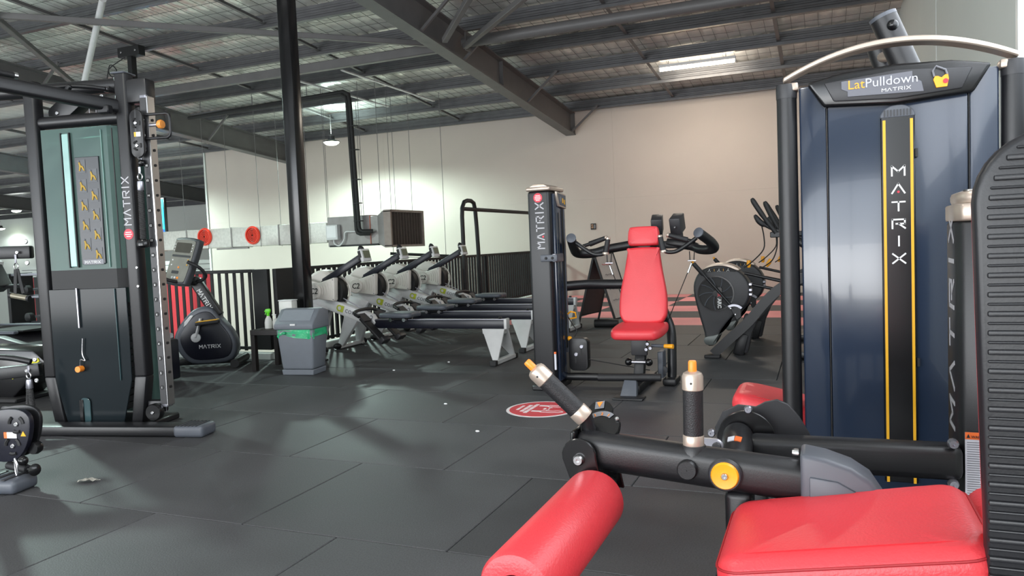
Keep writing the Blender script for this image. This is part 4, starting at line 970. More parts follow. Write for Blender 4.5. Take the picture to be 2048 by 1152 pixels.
    MB().xz([(.05, .02), (.16, .02), (.2, .2), (.26, .34), (.14, .38), (.09, .2)], -.05, .06).build('pedestal', CHAR, t, .012, 2)
    MB().box((.75, -.05, .05), (.5, .5, .06)).build('rear_base', BLACK, t, .015, 2)
    MB().box((.85, -.2, .36), (.08, .08, .68)).build('rear_post', BLACK, t, .012, 2)
    # link rods and wing knobs
    for z0, z1 in ((.75, .63), (.66, .55)): MB().cyl((.15, -.05, z0), (.62, -.05, z1), .014, n=10).build('link_rod', BLACK, t)
    for x, y, dx in ((.19, -.08, .0), (.33, .06, .04)): MB().tube([(x, y, .8), (x+dx*.5, y, .83), (x+dx, y, .865)], [.013, .02, .017], 12).build('wing_knob', YELLOW, t)
    for z in (.56, .6, .65): MB().box((.2, -.075, z), (.03, .05, .025)).build('vent_slot', STEEL, hs, .004, 1)
    # tall swept handles on an upright
    up = MB().tube(smooth_path([(.85, -.1, .68), (.75, -.1, .9), (.6, -.1, 1.02), (.43, -.1, 1.12)], 5), .03, 12).build('handle_upright', BLACK, t)
    for p in ([(.43, -.16, 1.1), (.36, -.17, 1.2), (.28, -.18, 1.33), (.235, -.18, 1.41)], [(.45, -.02, 1.12), (.41, -.02, 1.2), (.36, .0, 1.31), (.33, .0, 1.385)]):
        MB().tube(smooth_path(p, 4), [.019]*6+[.023]*5+[.02]*1+[.012], 12).build('tall_handle', RUBBERGRIP, up)
    MB().tube(smooth_path([(.43, -.16, 1.12), (.36, -.16, 1.16), (.3, -.16, 1.2), (.255, -.16, 1.265)], 4), [.016]*6+[.026]*4+[.022, .018, .01], 12).build('short_handle', RUBBERGRIP, up)
    MB().box((.48, -.12, 1.085), (.2, .09, .05)).build('handle_bracket', BLACK, up, .006, 1)
    for x, xb in ((.31, .2), (.42, .36)): MB().tube(smooth_path([(x, -.1, 1.16), (x+.015, -.1, 1.07), (x+.01, -.1, .96), (xb+.03, -.1, .86), (xb-.05, -.1, .8)], 4), .006, 6).build('hose', DARK, up)
    return t
ar = make_arc(); ar.location = (-.8, 7.1, 0); ar['label'] = 'air fan cardio machine with large round black fan housing, the nearer of two'
ar2 = copy_tree(ar); ar2.location = (-.76, 8.25, 0); ar2['label'] = 'air fan cardio machine standing mostly hidden behind the nearer one'
# ================================================================== CABLE MACHINE
t = thing('cable_machine', 'tall cable machine with green tinted shroud, pull up bars and numbered pulley column', 'gym machine', (-4.5, 3.5, 0), math.radians(12))
AG = acrylic('green_tinted_acrylic', (.30, .47, .43), .42, .16); AD = acrylic('smoked_acrylic', (.04, .055, .065), .2, .14)
AGL = mat('pale_green_edge', '#7fa6a0', .25, var=.05)
def post(x, lean):
    MB().prism([(x-.045, -.06, .34), (x+.035, -.06, .34), (x+.045, -.02, .34), (x+.045, .02, .34), (x-.045, .02, .34)], (0, 0, 1.95)).build('post', BLACK, t, .014, 3)
    MB().add([(x-.045+lean, -.055, .03), (x+.035+lean, -.055, .03), (x+.045+lean, .02, .03), (x-.045+lean, .02, .03), (x-.045, -.06, .345), (x+.04, -.06, .345), (x+.045, .02, .345), (x-.045, .02, .345)], [(3, 2, 1, 0), (4, 5, 6, 7), (0, 1, 5, 4), (1, 2, 6, 5), (2, 3, 7, 6), (3, 0, 4, 7)]).build('post_foot', BLACK, t, .012, 2)
post(.4, -.05); post(-.275, .05)
MB().box((.385, 0, 2.29), (.095, .125, .012)).build('post_cap', GREYP, t, .004, 1)
MB().cyl((-.33, 0, 2.02), (.38, 0, 2.02), .042, n=18).build('cross_tube', BLACK, t)
MB().cyl((-.6, .03, 2.245), (.38, .03, 2.23), .045, n=18).build('top_tube', BLACK, t)
# front shroud: upper green cover, black band, smoked lower cover
def cover(z0, z1, m, name, cut=0):
    xs = [(-.24, .0), (-.205, -.055), (.28, -.055), (.35, .0)]
    if not cut:
        return MB().prism([(x, y, z0) for x, y in xs]+[(x*.985, y+.008, z0) for x, y in xs[::-1]], (0, 0, z1-z0)).build(name, m, t, 0, 1, 20)
    pts = [(-.24, z1), (-.24, .32), (-.17, z0), (.25, z0), (.33, .32), (.335, z1)]
    return MB().prism([(p[0], -.052, p[1]) for p in pts], (0, .01, 0)).build(name, m, t, .003, 1)
up = cover(1.05, 1.965, AG, 'upper_cover'); bd = cover(.925, 1.05, DARK, 'band'); lo = cover(.03, .925, AD, 'lower_cover', 1)
MB().box((-.02, -.062, 1.5), (.05, .012, .86)).build('light_slot', AGL, up, .004, 1)
for x in (-.05, .012): MB().box((x, -.064, 1.5), (.006, .014, .87)).build('slot_edge', DARK, up)
MB().box((-.02, -.062, .8), (.008, .01, .26)).build('guide_rod', STEEL, lo)
MB().box((.24, -.06, 1.5), (.004, .008, .88)).build('cover_fold', mat('green_fold', '#64877f', .3), up)
MB().box((.255, -.058, .62), (.003, .008, .6)).build('cover_fold', mat('dark_teal_fold', '#2c474b', .3), lo)
MB().box((.295, -.035, 1.5), (.02, .01, .9)).build('cover_rim', DARK, up)
# back panel, guide rods and weight stack seen through the covers
MB().box((.02, .25, 1.0), (.62, .02, 1.9)).build('back_panel', mat('dull_green_panel', '#55706a', .5, var=.05), t, .004, 1)
for x in (-.1, .12): MB().cyl((x, .1, .05), (x, .1, 1.95), .012, n=10).build('guide_rod', STEEL, t)
for k in range(16): MB().box((.02, .1, .12+k*.045), (.34, .14, .041)).build('weight_plate', DARK, t, .004, 1)
MB().lathe([(.02, -.02), (.021, 0), (.02, .02)], (-.03, -.075, .4), (0, -1, 0), 18).build('selector_ball', ORANGE, t)
MB().tube(smooth_path([(-.03, -.07, .42), (-.02, -.072, .46), (.01, -.07, .455), (-.01, -.066, .5), (.0, -.066, .6)]), .004, 6).build('selector_cord', SILVER, t)
MB().prism([(p[0]-.02, -.058, p[1]+.12) for p in rrect(.075, .17, .03)], (0, -.006, 0)).build('stack_window', mat('teal_glimpse', '#2f4549', .2), lo, .003, 1)
MB().box((-.045, -.066, .12), (.03, .012, .15)).build('damper', GLOSSBLACK, lo, .004, 1)
# exercise chart
ch = MB().box((.125, -.06, 1.43), (.175, .008, .69)).build('exercise_chart', mat('chart_dark', '#23262b', .35, var=.05), t, .003, 1)
for k in range(10):
    cx = .085 if k % 2 == 0 else .165; cz = 1.715-.063*k
    pn = MB().box((cx, -.065, cz), (.06, .002, .085)).build('chart_panel', mat('chart_grey', '#3b3e42', .4), ch)
    MB().tube([(cx-.012, -.067, cz-.03), (cx-.004, -.067, cz), (cx-.012, -.067, cz+.025)], [.005, .008, .005], 6).build('chart_figure', mat('dull_ochre', '#a98a35', .5), pn)
    MB().tube([(cx+.022, -.067, cz-.03), (cx+.01, -.067, cz-.005), (cx-.006, -.067, cz+.004)], [.004, .007, .005], 6).build('chart_figure', mat('dull_ochre', '#a98a35', .5), pn)
    MB().ball((cx-.014, -.067, cz+.032), .007, 8).build('chart_head', GREYPRINT, pn)
pl = MB().box((.125, -.064, 1.098), (.15, .006, .035)).build('name_tag', GREYPRINT, ch, .002, 1)
matrix_word(pl, (.065, -.0675, 1.089), (1, 0, 0), (0, 0, 1), .016, WHITE, wfac=1.0, gap=.35, dot=False)
# name and sticker on the post
matrix_word(t, (.415, -.0605, 1.325), (0, 0, 1), (-1, 0, 0), .05, mat('silver_print', '#a4a3a8'), wfac=.8, gap=.36, th=.14, dot=False)
stk = MB().lathe([(.034, 0), (.034, .002)], (.39, -.06, 1.265), (0, -1, 0), 24).build('red_sticker', REDDOT, t)
for k, ww in enumerate((.04, .048, .03)): MB().box((.39, -.0625, 1.277-.013*k), (ww, .001, .005)).build('sticker_line', WHITE, stk)
for z in (1.05, .93): bolt(t, (.434, -.06, z), (0, -1, 0), .009)
# numbered pulley column
rl = MB().box((.53, -.02, 1.14), (.05, .06, 2.0)).build('pulley_column', STEEL, t, .004, 1)
MB().box((.53, -.051, 1.14), (.042, .004, 1.96)).build('column_face', CHAR, rl)
MB().box((.559, -.02, 1.14), (.012, .07, 1.98)).build('chrome_edge', SILVER, rl, .003, 1)
for k in range(19):
    z = .27+k*.095
    MB().lathe([(.009, 0), (.009, .003)], (.567, -.02, z), (1, 0, 0), 10).build('adjust_hole', DARK, rl)
    MB().lathe([(.015, 0), (.015, .002)], (.527, -.053, z), (0, -1, 0), 14).build('number_disc', DARK, rl)
    text(rl, str(k+1), (.527, -.0555, z-.007), (1, 0, 0), (0, 0, 1), .018, WHITE, 'CENTER', bold=.0003)
rl.location.x = .02
MB().box((.5, -.0, 2.17), (.15, .1, .15)).build('top_bracket', BLACK, t, .014, 2)
MB().cyl((.53, -.02, 2.08), (.53, -.02, 2.16), .022, n=14).build('column_cap', SILVER, t)
MB().box((.47, -.0, .14), (.12, .06, .08)).build('lower_bracket', BLACK, t, .014, 2)
# pulley carriage
cr = MB().prism([(.47+p[0], -.1, 1.89+p[1]) for p in rrect(.09, .3, .045, 6)], (0, .02, 0)).build('pulley_carriage', BLACK, t, .004, 2)
MB().prism([(.445+p[0], -.03, 1.9+p[1]) for p in rrect(.1, .34, .05, 6)], (0, .02, 0)).build('carriage_plate', BLACK, cr, .004, 2)
for z in (1.955, 1.815):
    MB().lathe([(.04, 0), (.042, .01), (.036, .02), (.042, .03), (.04, .04)], (.465, -.09, z), (0, 1, 0), 24).build('pulley', DARK, cr)
    bolt(cr, (.47, -.1, z), (0, -1, 0), .011)
    for a in (0, 120, 240):
        a0 = math.radians(a); MB().tube([(.47+.027*math.cos(a0+q), -.102, z+.027*math.sin(a0+q)) for q in (-.5, -.2, .2, .5)], .006, 6).build('cut_out', DARK, cr)
MB().box((.485, -.102, 1.885), (.03, .003, .028)).build('notice_label', WHITE, cr); MB().box((.462, -.102, 1.885), (.014, .003, .028)).build('notice_label', YSTRIPE, cr)
MB().tube([(.51, -.06, 2.01), (.66, -.06, 2.01), (.675, -.06, 2.0), (.68, -.06, 1.98), (.68, -.06, 1.885), (.675, -.06, 1.87), (.66, -.06, 1.86), (.51, -.06, 1.86)], .009, 10).build('carriage_handle', BLACK, cr)
MB().cyl((.53, -.05, 1.945), (.59, -.05, 1.945), .011, n=12).build('pin_shaft', STEEL, cr)
MB().lathe([(.013, 0), (.016, .008), (.027, .016), (.029, .03), (.024, .04), (.001, .042)], (.585, -.05, 1.945), (1, -.1, 0), 20, caps=False).build('pull_pin', mat('copper_orange', '#d98a3c', .4), cr)
MB().cyl((.47, -.07, 1.8), (.47, -.07, 1.73), .004, n=6).build('cable', STEEL, cr); MB().ball((.47, -.07, 1.71), .022).build('cable_stop', GLOSSBLACK, cr)
cr.location.x = .055
MB().cyl((.535, -.01, .1), (.55, -.01, 1.9), .0025, n=6).build('long_cable', STEEL, t)
MB().lathe([(.05, 0), (.055, .012), (.055, .04), (.05, .05)], (.5, -.1, .115), (0, 1, 0), 28).build('floor_pulley', GLOSSBLACK, t); bolt(t, (.5, -.1, .115), (0, -1, 0), .011)
# base with ribbed end step
MB().box((.2, -.2, .035), (1.3, .14, .06)).build('base_beam', BLACK, t, .012, 2)
MB().box((.02, .05, .02), (.86, .4, .04)).build('base_plate', BLACK, t, .008, 1)
ec = MB().box((.86, -.2, .036), (.2, .16, .072)).build('end_step', GREYP, t, .02, 3)
for k in range(6): MB().box((.79+k*.025, -.2, .073), (.01, .15, .004)).build('tread_rib', CHAR, ec)
# pull up bars reaching forward
MB().bar((.36, -.03, 2.08), (-.12, -1.0, 2.16), .07, .085).build('pull_up_beam', BLACK, t, .02, 3)
for pts, nm in (([(.05, -.22, 2.19), (.13, -.15, 2.205), (.22, -.08, 2.205), (.27, -.03, 2.2)], 0), ([(-.04, -.62, 2.2), (.02, -.55, 2.21), (.05, -.48, 2.205)], 1)):
    MB().tube(smooth_path(pts), .014, 10).build('pull_up_bar', BLACK, t)
for p, q in (((.27, -.03, 2.2), (.36, .14, 2.195)), ((-.06, -.75, 2.22), (.05, -.48, 2.205))):
    g = MB().cyl(p, q, .019, n=14).build('pull_up_grip', RUBBERGRIP, t); d_ = (V(q)-V(p)).normalized()
    for c_, s_ in ((p, 1), (q, -1)): MB().lathe([(.02, 0), (.0205, .01), (.02, .02)], V(c_), d_*s_, 14).build('grip_ring', SILVER, g)
for x, y in ((.0, -.75), (.12, -.2)): MB().bar((x+.04, y, 2.2), (x-.02, y+.02, 2.13), .03, .03).build('bar_bracket', BLACK, t, .006, 1)
bolt(t, (.3, -.1, 2.14), (0, -1, .2), .012); MB().box((.33, -.12, 2.05), (.08, .05, .05)).build('beam_clamp', BLACK, t, .006, 1)
MB().prism([(p[0]*math.cos(.6)-p[1]*math.sin(.6)-.1, .05, 2.13+p[0]*math.sin(.6)+p[1]*math.cos(.6)) for p in rrect(.28, .13, .05)], (0, .1, 0)).build('pulley_box', BLACK, t, .006, 2)
for x, z in ((-.16, 2.09), (-.04, 2.17)): bolt(t, (x, .05, z), (0, -1, 0), .013)
for x in (.04, .09): MB().cyl((x, .1, 1.97), (x, .1, 2.2), .003, n=6).build('lift_cable', STEEL, t)
# side arms of the adjoining station
for z, xe, dz in ((1.18, -1.3, .02), (.395, -1.3, -.06)):
    MB().bar((-.37, -.02, z), (xe, -.25, z+dz), .06, .085).build('station_arm', BLACK, t, .012, 2)
    for zz in (z+.07, z-.07): bolt(t, (-.375, -.06, zz), (0, -1, 0), .016)
    for x in (-.42, -.64): bolt(t, (x, -.075-(-.37-x)*.25, z), (0, -1, 0), .012)
MB().tube(smooth_path([(-1.2, -.2, .44), (-.9, -.16, .49), (-.6, -.1, .49), (-.42, -.05, .45)]), .02, 10).build('side_loop', BLACK, t)

# ---- attachments hung on the machine
ROPE = mat('black_rope', '#2a2a2b', .8, var=.15, scale=90, bump=.6, bscale=120)
def rope(name, label, top, bottoms, r, grp):
    o_ = thing(name, label, 'rope', top, 0, grp); T = V(top)
    for b_ in bottoms:
        L = V(b_)-T; n = 34; core = [L*(.12+.86*k/n) for k in range(n+1)]
        MB().tube(core, r*.78, 8).build('rope_core', ROPE, o_)
        for ph in (0, 2.094, 4.189):
            MB().tube([L*(.12+.86*k/(n*2))+V((r*.55*math.cos(ph+k*.75), r*.55*math.sin(ph+k*.75), 0)) for k in range(n*2+1)], r*.5, 5).build('strand', ROPE, o_)
        MB().lathe([(r*.95, 0), (r*1.05, .01), (r*1.05, .055), (r*.7, .065)], L*.02, L.normalized(), 12).build('ferrule', STEEL, o_)
        MB().lathe([(r*.9, -.03), (r*1.7, -.022), (r*2.1, -.005), (r*2.0, .014), (r*1.2, .026)], L, L.normalized(), 16).build('stopper', GLOSSBLACK, o_)
    MB().tube([(.02*math.cos(a), 0, .02*math.sin(a)+.02) for a in [2*PI*k/14 for k in range(14)]], .0045, 6, closed=True).build('ring', SILVER, o_)
    MB().box((0, 0, .06), (.02, .006, .05)).build('hook_plate', STEEL, o_, .003, 1)
    return o_
rope('tricep_rope', 'black twisted rope with ball end hung on the numbered pulley column', (-3.965, 3.515, 1.6), [(-3.97, 3.51, 1.2)], .019, 'cable ropes')
rope('tricep_rope', 'pair of black twisted ropes hanging near the floor from the lower arm', (-4.765, 3.25, .36), [(-4.81, 3.25, .03), (-4.735, 3.245, .03)], .017, 'cable ropes')
t = thing('strap_handle', 'black strap handle with chrome ring hanging from the upper arm', 'handle', (-4.92, 3.33, 1.0))
MB().tube([(.02*math.cos(a), 0, .09+.02*math.sin(a)) for a in [2*PI*k/14 for k in range(14)]], .004, 6, closed=True).build('ring', SILVER, t)
MB().box((0, 0, .14), (.018, .006, .06)).build('hook_plate', STEEL, t, .003, 1)
for s in (-1, 1): MB().bar((s*.008, 0, .07), (s*.025+.01, s*.01, -.09), .03, .005, up=(0, 1, 0)).build('strap', DARK, t)
MB().cyl((-.045, -.02, -.1), (.065, .02, -.125), .018, n=14).build('grip', mat('brass_grip', '#7c7768', .35, metal=.4), t)
for c_ in ((-.047, -.02, -.0995), (.066, .02, -.1255)): MB().lathe([(.02, -.008), (.021, 0), (.02, .008)], c_, (.96, .3, -.2), 14).build('grip_ring', DARK, t)

# ---- low pulley station at the frame's edge
t = thing('low_pulley_station', 'low pulley pod with warning sticker on a grey ended foot, half out of view', 'gym machine', (-3.7, 2.4, 0), math.radians(12))
ft = MB().box((-.35, -.02, .035), (.9, .16, .07)).build('foot', GREYP, t, .025, 3)
for k in range(14): MB().box((-.74+k*.06, -.02, .072), (.02, .15, .004)).build('tread_rib', CHAR, ft)
pd = smoothpoly([(-.16, .17), (-.12, .12), (-.02, .13), (.045, .2), (.075, .3), (.06, .36), (.0, .385), (-.1, .38), (-.16, .36)], 3)
p_ = MB().prism([(x, .05, z) for x, z in pd], (0, .03, 0)).build('pulley_pod', NAVY, t, .004, 2)
for z, x in ((.31, .0), (.2, -.03)):
    bolt(p_, (x, .05, z), (0, -1, 0), .012)
    for a in (30, 150, 270):
        a0 = math.radians(a); MB().tube([(x+.04*math.cos(a0+q), .049, z+.04*math.sin(a0+q)) for q in (-.45, -.15, .15, .45)], .009, 6).build('cut_out', DARK, p_)
MB().box((-.03, .048, .255), (.055, .003, .03)).build('notice_label', WHITE, p_); MB().box((-.066, .048, .255), (.018, .003, .03)).build('notice_label', LABO, p_)
MB().prism([(.02, .048, .25), (.05, .048, .25), (.035, .048, .275)], (0, .003, 0)).build('warning_triangle', YSTRIPE, p_)
MB().prism([(x-.004, .12, z+.005) for x, z in pd], (0, .02, 0)).build('rear_plate', BLACK, t, .004, 2)
MB().box((-.25, .1, 1.1), (.06, .06, 2.1)).build('column', BLACK, t, .01, 2)
MB().box((-.2, .1, .27), (.2, .08, .1)).build('pod_bracket', BLACK, t, .01, 2)
MB().lathe([(.03, -.02), (.035, 0), (.03, .02)], (.05, .1, .18), (0, 1, 0), 16).build('guide_pulley', GLOSSBLACK, t)
MB().ball((.05, .02, .135), .024).build('cable_stop', GLOSSBLACK, t)
t = thing('single_grip_attachment', 'black cable handle with chrome snap hook lying by the low pulley', 'handle', (-3.7, 2.43, .0), math.radians(-8))
MB().tube(smooth_path([(-.13, .06, .085), (-.1, .04, .11), (-.02, .03, .115), (.04, .03, .1)]), .007, 8).build('bail', DARK, t)
MB().cyl((-.12, .02, .09), (.06, .02, .09), .021, n=14).build('grip', RUBBERGRIP, t)
MB().cyl((.06, .02, .09), (.11, .02, .095), .014, n=12).build('end_sleeve', GLOSSBLACK, t)
MB().lathe([(.012, -.012), (.028, -.006), (.03, .0), (.012, .012)], (.12, .02, .095), (1, 0, .1), 14).build('end_cap', GLOSSBLACK, t)
MB().tube([(.045, -.03, .155), (.06, -.03, .13), (.062, -.03, .09), (.055, -.03, .07), (.045, -.03, .09), (.042, -.03, .13)], .0045, 6, closed=True).build('snap_hook', SILVER, t)

# ================================================================== EXERCISE BIKE
t = thing('exercise_bike', 'upright exercise bike with big display console beside the slatted fence', 'exercise bike', (-5.75, 5.7, 0), math.radians(30))
bd_ = smoothpoly([(-.08, .05), (-.19, .15), (-.235, .29), (-.2, .4), (-.1, .53), (.0, .6), (.12, .6), (.2, .5), (.31, .35), (.355, .2), (.3, .07), (.12, .04)], 3)
MB().xz(bd_, -.1, .1).build('body_shell', GREYP, t, .03, 3)
MB().xz([(x*.83+.02, .31+(z-.31)*.84) for x, z in bd_], -.112, .112).build('side_panel', NAVY, t, .012, 2)
MB().xz([(-.13, .42), (-.1, .44), (-.03, .53), (-.06, .53), (-.12, .47)], -.117, -.09).build('pale_flash', ROWGREY2, t, .004, 1)
matrix_word(t, (.005, -.113, .2), (1, 0, 0), (0, 0, 1), .033, WHITE, wfac=.85, gap=.3, dot=False)
MB().bar((-.03, 0, .88), (.18, 0, .5), .11, .1, up=(0, 1, 0)).build('neck', BLACK, t, .02, 3)
_e = V((.21, 0, -.38)).normalized(); _y = V((.38, 0, .21)).normalized()
matrix_word(t, V((.015, -.0515, .775))-_y*.02, _e, _y, .04, WHITE, wfac=.75, gap=.28, dot=False)
cr_ = MB().bar((-.02, -.13, .31), (.04, -.13, .5), .02, .06, up=(0, 1, 0)).build('crank_arm', ROWGREY2, t, .012, 3)
MB().lathe([(.045, 0), (.045, .02), (.03, .03), (.001, .03)], (-.02, -.115, .31), (0, -1, 0), 20, caps=False).build('crank_hub', ROWGREY2, cr_)
pdl = MB().box((.12, -.2, .46), (.22, .09, .035), (0, -.08, 0)).build('pedal', DARK, t, .01, 2)
MB().box((.12, -.2, .48), (.2, .1, .006), (0, -.08, 0)).build('pedal_strap', YSTRIPE, pdl)
pdl = MB().box((-.26, .16, .17), (.2, .09, .035)).build('pedal', DARK, t, .01, 2); MB().box((-.26, .16, .19), (.18, .1, .006)).build('pedal_strap', YSTRIPE, pdl)
# console tilted back
R = M.Rotation(math.radians(-30), 3, 'Z') @ M.Rotation(math.radians(72), 3, 'X') @ M.Rotation(math.radians(-6), 3, 'Z')
oc = smoothpoly([(-.13, -.24), (.09, -.24), (.14, -.19), (.165, .16), (.13, .235), (-.11, .235), (-.15, .17), (-.16, -.19)], 3)
CON = mat('console_grey', '#3c3e42', .4); FACE = mat('console_face', '#77776f', .35, var=.06)
co = MB().pad(oc, .09, .03, R, (-.1, -.06, 1.06)).build('console', CON, t)
def cpt(x, y, z=.046): return V((-.1, -.06, 1.06))+R @ V((x, y, z))
cn = R @ V((0, 0, 1)); cx_, cy_ = R @ V((1, 0, 0)), R @ V((0, 1, 0))
MB().prism([cpt(x*.86, y*.88) for x, y in oc], cn*.003).build('console_face', FACE, co, .001, 1)
MB().prism([cpt(x, y, .049) for x, y in rrect(.2, .1, .01, 3, 0, .13)], cn*.002).build('display', mat('display_glass', '#4b4a44', .15), co)
MB().prism([cpt(x, y, .049) for x, y in rrect(.24, .022, .006, 3, 0, .045)], cn*.002).build('control_strip', CHAR, co)
for k in range(3):
    for s in (-1, 1): MB().lathe([(.006, 0), (.005, .003)], cpt(s*.115, .16-.03*k, .049), cn, 8).build('key', WHITE, co)
for x, y in ((-.1, 0), (-.1, -.05), (.1, .01), (.1, -.04)): MB().lathe([(.008, 0), (.006, .004)], cpt(x, y, .049), cn, 8).build('key', WHITE if x < 0 else YSTRIPE, co)
MB().lathe([(.011, 0), (.008, .005)], cpt(.0, -.07, .049), cn, 12).build('key', ORANGE, co)
for k, m_ in enumerate((ROWGREY2, WHITE, ORANGE)): MB().lathe([(.013, 0), (.01, .005)], cpt(-.05+.035*k, -.175, .049), cn, 14).build('button', m_, co)
MB().prism([cpt(x, y, .049) for x, y in rrect(.09, .03, .006, 3, -.03, -.12)], cn*.002).build('label_plate', CHAR, co)
hb = MB().tube(smooth_path([(-.36, -.2, .98), (-.3, -.22, .93), (-.16, -.16, .87), (-.06, -.03, .86), (.06, -.1, .87), (.12, -.16, .92), (.08, -.22, 1.0), (-.02, -.24, 1.06)], 5), .017, 12).build('handlebar', RUBBERGRIP, t)
MB().box((-.05, -.02, .87), (.12, .1, .08)).build('handlebar_clamp', BLACK, t, .012, 2)
MB().box((-.2, 0, .06), (1.0, .1, .06)).build('base_beam', BLACK, t, .015, 2)
MB().cyl((.36, -.25, .05), (.36, .25, .05), .042, n=14).build('front_stabiliser', DARK, t)
MB().cyl((-.72, -.25, .05), (-.72, .25, .05), .042, n=14).build('rear_stabiliser', DARK, t)
MB().bar((-.5, 0, .08), (-.62, 0, .72), .06, .08, up=(0, 1, 0)).build('seat_post', BLACK, t, .012, 2)
MB().pad(smoothpoly([(-.14, -.1), (0, -.07), (.14, -.03), (.16, 0), (.14, .03), (0, .07), (-.14, .1), (-.16, 0)], 3), .07, .025, None, (-.62, 0, .76)).build('saddle', DARK, t)

# ================================================================== BIN, TABLE AND WHAT STANDS ON IT
BINM = mat('bin_grey', '#70757d', .5, var=.03)
t = thing('waste_bin', 'grey plastic swing top bin standing by the black column', 'bin', (-4.4, 5.56, 0), math.radians(8))
def frustum(x0, y0, z0, x1, y1, z1): return [(-x0, -y0, z0), (x0, -y0, z0), (x0, y0, z0), (-x0, y0, z0), (-x1, -y1, z1), (x1, -y1, z1), (x1, y1, z1), (-x1, y1, z1)]
FQ = [(3, 2, 1, 0), (4, 5, 6, 7), (0, 1, 5, 4), (1, 2, 6, 5), (2, 3, 7, 6), (3, 0, 4, 7)]
MB().add(frustum(.155, .115, .0, .16, .12, .05), FQ).build('base', BINM, t, .006, 1)
MB().add(frustum(.155, .115, .05, .185, .14, .42), FQ).build('body', BINM, t, .02, 3)
ld = MB().prism([(-.195, -.155, .415), (-.195, .15, .415), (-.195, .15, .57), (-.195, .06, .595), (-.195, -.02, .59), (-.195, -.145, .475), (-.195, -.158, .46)], (.39, 0, 0)).build('lid', BINM, t, .012, 3)
MB().prism([(-.155, -.128, .497), (-.155, -.03, .586), (-.155, -.024, .58), (-.155, -.122, .49)], (.31, 0, 0)).build('swing_flap', mat('bin_grey_light', '#7d828a', .45, var=.03), ld, .003, 1)
MB().box((-.0, -.162, .462), (.05, .004, .016)).build('lid_label', WHITE, ld)
t = thing('bin_liner', 'translucent green plastic liner folded over the rim of the grey bin', 'bag', (-4.4, 5.56, 0), math.radians(8))
LIN = mat('green_film', '#35b57c', .25, var=.25, scale=8, bump=.6, bscale=14)
lm = MB(); n = 64; rings = []
for k in range(6):
    z = .42-.016*k; vs = []
    for j in range(n):
        a = 2*PI*j/n; ca, sa = math.cos(a), math.sin(a); e = .18
        x = (abs(ca)**e)*(1 if ca >= 0 else -1)*.182; y = (abs(sa)**e)*(1 if sa >= 0 else -1)*.1375
        wob = 1.012+.02*math.sin(k*1.3+j*1.7)*(.3+k/5)+.012*math.sin(j*.9)
        zz = z+.012*math.sin(j*.7+1)*k/5+(.022*math.exp(-((x+.1)/.05)**2) if y < -.1 else 0)*k/5
        vs.append((x*wob, y*wob, zz))
    rings.append(vs)
lm.add([v for r in rings for v in r], [(i*n+j, i*n+(j+1) % n, (i+1)*n+(j+1) % n, (i+1)*n+j) for i in range(5) for j in range(n)])
lm.build('film', LIN, t, smooth=60)
MB().ball((-.1, -.148, .385), (.02, .012, .014), 10).build('knot', LIN, t)
t = thing('side_table', 'small square black side table next to the grey bin', 'table', (-4.83, 5.78, 0), math.radians(4))
TBL = mat('black_brown_laminate', '#231f1e', .45, var=.08)
MB().box((0, 0, .365), (.4, .4, .05)).build('table_top', TBL, t, .003, 1)
for sx in (-1, 1):
    for sy in (-1, 1): MB().box((sx*.176, sy*.176, .17), (.046, .046, .34)).build('leg', TBL, t, .002, 1)
t = thing('spray_bottle', 'clear spray bottle with bright green trigger on the black table', 'bottle', (-4.9, 5.7, .39), .2)
CLR = acrylic('cloudy_plastic', (.86, .88, .84), .3, .25)
CLRW = mat('cloudy_white', '#d5d6d0', .35, var=.04)
MB().lathe([(.03, 0), (.036, .004), (.036, .06), (.03, .09), (.016, .115), (.012, .125)], n=20).build('bottle', CLRW, t)
GRN = mat('lime_green_plastic', '#5fd01c', .4, var=.03)
MB().lathe([(.014, .122), (.015, .145), (.009, .15)], n=14).build('collar', GRN, t)
MB().xz([(-.035, .165), (.0, .145), (.02, .15), (.028, .175), (.02, .192), (-.02, .188)], -.009, .009).build('trigger_head', GRN, t, .003, 2)
MB().bar((-.02, 0, .16), (-.03, 0, .135), .008, .006).build('trigger', GRN, t)
t = thing('pump_bottle', 'small white pump bottle beside the spray bottle on the table', 'bottle', (-4.83, 5.72, .39), .3)
MB().lathe([(.026, 0), (.029, .004), (.029, .07), (.02, .09), (.01, .097)], n=18).build('bottle', CLRW, t)
MB().cyl((0, 0, .095), (0, 0, .13), .005, n=8).build('pump_stem', WHITE, t); MB().bar((.008, 0, .133), (-.035, 0, .13), .014, .009).build('pump_spout', WHITE, t, .003, 1)
t = thing('paper_dispenser', 'upright white wipe dispenser at the back of the table', 'box', (-4.83, 5.91, .39), .1)
MB().box((0, 0, .125), (.15, .1, .25)).build('casing', CLRW, t, .012, 2); MB().box((0, 0, .253), (.155, .105, .012)).build('cover', WHITE, t, .004, 1); MB().box((0, -.052, .06), (.05, .004, .01)).build('slot', DARK, t)

# ================================================================== A-FRAME BOARD, ROLLER, FLOOR STICKER, LITTER
t = thing('a_frame_board', 'black A-frame board with white written sheet on the chequered tiles', 'sign', (-2.68, 9.45, 0))
def leaf(y0, y1, m, nm, mk):
    for x in (-.24, .24): MB().bar((x*1.02, y0, .0), (x*.62, y1, .92), .022, .022).build('frame_leg', DARK, t, .003, 1)
def board(pa, pb, pc, pd_, m, nm):
    n_ = (V(pb)-V(pa)).cross(V(pd_)-V(pa)).normalized()
    return MB().prism([V(p)-n_*.006 for p in (pa, pb, pc, pd_)], n_*.012).build(nm, m, t, .002, 1)
BRD = mat('dark_chalkboard', '#3a3234', .5, var=.08); SHT = mat('whiteboard_sheet', '#b9b2ae', .5, var=.04)
